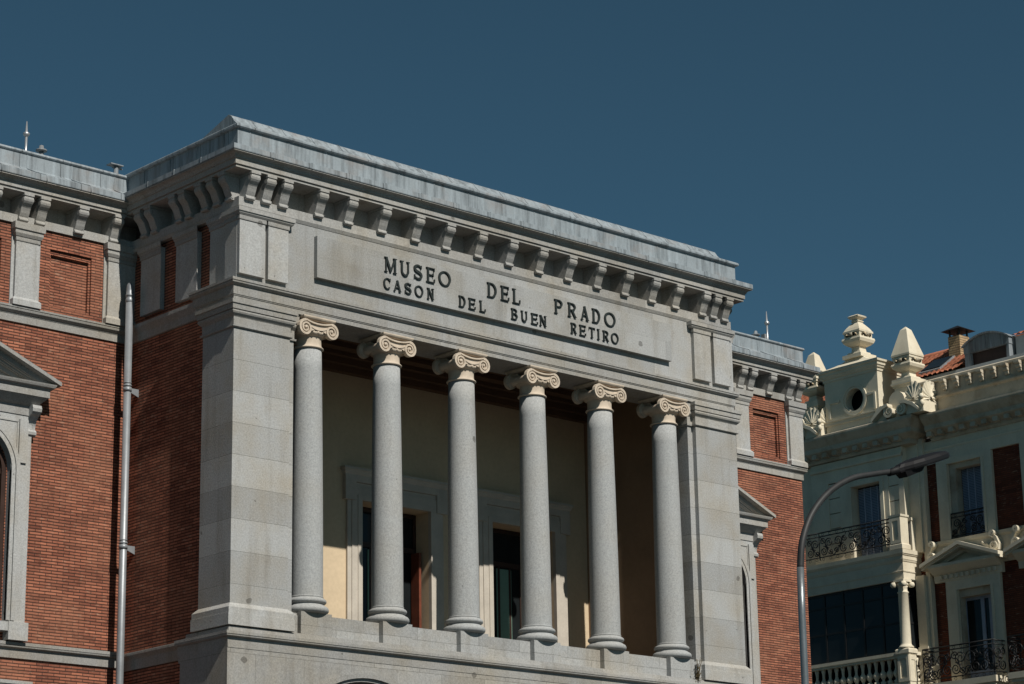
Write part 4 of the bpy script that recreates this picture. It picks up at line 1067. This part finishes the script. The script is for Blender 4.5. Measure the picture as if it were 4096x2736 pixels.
# dormer: curved zinc hood over a dark window
DY0, DY1 = 6.90, 8.80
m = MB()
top = [(DY0 + (DY1 - DY0) * k / 14, 14.46 + .30 * math.sin(PI * (k / 14)) ** .8) for k in range(15)]
m.prism([(DY0, 14.20), *top, (DY1, 14.20)], fyz, 36.98, 38.4)
m.box(37.0, 38.2, DY0 + .02, DY0 + .14, 13.3, 14.199).box(37.0, 38.2, DY1 - .28, DY1 - .02, 13.3, 14.1985)
m.prism([(DY0 - .05, 14.44), *[(a, b + .03) for a, b in top], (DY1 + .05, 14.44), *[(a, b - .03) for a, b in reversed(top)]], fyz, 36.9, 38.41)
dm = part('dormer', m, ZINCD, A)
part('window_frame', MB().box(37.12, 37.2, DY0 + .14, DY1 - .28, 13.3, 14.2), WOOD, dm)
part('dormer_cheek', MB().box(37.3, 38.6, 2.2, 6.85, 12.9, 14.46).box(37.05, 37.29, 2.2, 6.84, 12.9, 13.5), GREYW, A)
m = MB(); vs = []; fs = []
for r in range(8):
    t = (r // 2 + r % 2) / 4; x = 37.15 + 1.5 * t; zb = 14.44 + .62 * t + (.03 if r % 2 == 0 else 0)
    for j in range(141): vs.append((x, 2.1 + 4.8 * j / 140 - .0, zb + .055 * abs(math.sin(PI * (4.8 * j / 140) / .22))))
for r in range(7):
    for j in range(140): a = r * 141 + j; fs.append((a, a + 1, a + 142, a + 141))
m.add(vs, fs, True); part('tiled_roof', m, TILE, A)

# ================================================================== STREET LAMP
LX, LY = -6.06, -20.51
L = thing('street_lamp', (LX, LY, GZ), 'tall grey steel street lamp with curved arm and flat dark lamp head', 'street lamp')
def catmull(P, n=8):
    out = []
    P = [P[0]] + P + [P[-1]]
    for i in range(1, len(P) - 2):
        for k in range(n):
            t = k / n; a, b, c, d = [Vector(q) for q in P[i - 1:i + 3]]
            out.append(.5 * ((2 * b) + (c - a) * t + (2 * a - 5 * b + 4 * c - d) * t * t + (3 * b - a - 3 * c + d) * t ** 3))
    out.append(Vector(P[-2])); return out
pl = [(LX, LY, GZ), (LX, LY, -6.5), (LX, LY, -3.85), (LX + .005, LY, -3.0), (LX + .02, LY, -2.4)]
part('pole', MB().tube(pl, [.075, .066, .047, .046, .046], 18).lathe([(.02, GZ), (.17, GZ + .002), (.17, GZ + .03), (.10, GZ + .05), (.095, GZ + .9), (.08, GZ + .95), (.02, GZ + .96)], (LX, LY, 0), 18), LAMPM, L)
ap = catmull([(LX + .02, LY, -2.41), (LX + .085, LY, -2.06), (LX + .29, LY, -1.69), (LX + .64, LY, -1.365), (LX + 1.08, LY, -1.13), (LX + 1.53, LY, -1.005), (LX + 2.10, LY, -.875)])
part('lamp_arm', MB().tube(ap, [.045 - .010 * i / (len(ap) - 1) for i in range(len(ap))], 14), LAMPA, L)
hx, hz = LX + 2.02, -.89
tilt = .33
def hp(a, b, c):                                          # head coordinates: a along, b across, c up
    return (hx + a * math.cos(tilt) - c * math.sin(tilt), LY + b, hz + a * math.sin(tilt) + c * math.cos(tilt))
outl = [(0.02, .05), (.10, .07), (.22, .15), (.40, .21), (.75, .215), (.98, .17), (1.10, .10)]
m = MB()
ring = [(a, b) for a, b in outl] + [(a, -b) for a, b in reversed(outl)]
n = len(ring)
lv = [(-.045, .96), (-.02, 1.0), (.02, 1.0), (.06, .88), (.085, .55)]
vs = [hp(.55 + (a - .55) * k, b * k, c) for c, k in lv for a, b in ring]
fs = [tuple(range(n))[::-1], tuple((len(lv) - 1) * n + i for i in range(n))]
for r in range(len(lv) - 1):
    for i in range(n):
        j = (i + 1) % n; fs.append((r * n + i, r * n + j, (r + 1) * n + j, (r + 1) * n + i))
m.add(vs, fs)
m.tube([hp(-.16, 0, 0), hp(.06, 0, 0), hp(.2, 0, .01)], [.045, .055, .05], 12)
m.add([hp(a, b, c) for a, b, c in ((.08, -.09, -.04), (.42, -.17, -.04), (.42, .17, -.04), (.08, .09, -.04), (.12, -.07, -.12), (.38, -.13, -.10), (.38, .13, -.10), (.12, .07, -.12))], [(0, 1, 2, 3), (4, 5, 6, 7), (0, 1, 5, 4), (1, 2, 6, 5), (2, 3, 7, 6), (3, 0, 4, 7)])
hd = part('lamp_head', m, LAMPD, L)
m = MB().add([hp(a, b, c) for c in (-.052, -.044) for a, b in ((.48, -.175), (.80, -.175), (.98, -.12), (1.03, 0), (.98, .12), (.80, .175), (.48, .175))], [tuple(range(7)), tuple(range(13, 6, -1))] + [(i, (i + 1) % 7, 7 + (i + 1) % 7, 7 + i) for i in range(7)])
part('lens', m, LENS, hd)

# ================================================================== GROUND
def structure(name, mb, mat):
    o = part(name, mb, mat); o['kind'] = 'structure'; return o
structure('ground', MB().box(-600, 600, -600, 600, GZ - .5, GZ - .02), ASPH)
structure('road', MB().add([(24.5, -600, GZ - .012), (33.5, -600, GZ - .012), (33.5, 600, GZ - .012), (24.5, 600, GZ - .012)], [(0, 1, 2, 3)]), ASPH)
structure('pavement', MB().box(-12, 24.5, -26, 16, GZ - .1, GZ + .0), PAVE)
structure('far_pavement', MB().box(33.5, 36.05, -12, 30, GZ - .1, GZ + .12), PAVE)

# ================================================================== LIGHT, SKY, CAMERA
AZ, EL = math.radians(5.8), math.radians(44.8)
to_sun = Vector((-math.sin(AZ) * math.cos(EL), -math.cos(AZ) * math.cos(EL), math.sin(EL)))
sd = bpy.data.lights.new('sun', 'SUN'); sd.energy = 5.0; sd.angle = math.radians(.5); sd.color = (1, .955, .88)
so = link(bpy.data.objects.new('sun', sd)); so.rotation_euler = (-to_sun).to_track_quat('-Z', 'Y').to_euler(); so.location = (0, -30, 40)
w = bpy.data.worlds.new('World'); SC.world = w; w.use_nodes = True
nt = w.node_tree; bg = nt.nodes['Background']
sk = nt.nodes.new('ShaderNodeTexSky'); sk.sky_type = 'NISHITA'; sk.sun_disc = False
sk.sun_elevation = EL; sk.sun_rotation = math.atan2(to_sun.x, to_sun.y)
sk.altitude = 650; sk.air_density = .55; sk.dust_density = 0; sk.ozone_density = 3.0
tn = nt.nodes.new('ShaderNodeMix'); tn.data_type = 'RGBA'; tn.blend_type = 'MULTIPLY'; tn.inputs[0].default_value = 1
tn.inputs[7].default_value = (.82, 1.18, .95, 1)
nt.links.new(sk.outputs[0], tn.inputs[6]); nt.links.new(tn.outputs[2], bg.inputs[0]); bg.inputs[1].default_value = .05
cd = bpy.data.cameras.new('camera'); cd.sensor_width = 36; cd.lens = 9711.13 / 4096 * 36; cd.clip_end = 3000
co = link(bpy.data.objects.new('camera', cd)); SC.camera = co
R_ = Vector((.7413448, -.67090218, -.01726725)); U_ = Vector((-.17072579, -.21340899, .96192999)); F_ = Vector((.64904591, .71017383, .27274995))
co.matrix_world = Matrix(((R_.x, U_.x, -F_.x, -28.76141727), (R_.y, U_.y, -F_.y, -40.1345407), (R_.z, U_.z, -F_.z, -7.87397738), (0, 0, 0, 1)))
vs_ = SC.view_settings; vs_.view_transform = 'Standard'; vs_.look = 'None'; vs_.exposure = 0; vs_.gamma = 1; vs_.use_curve_mapping = False
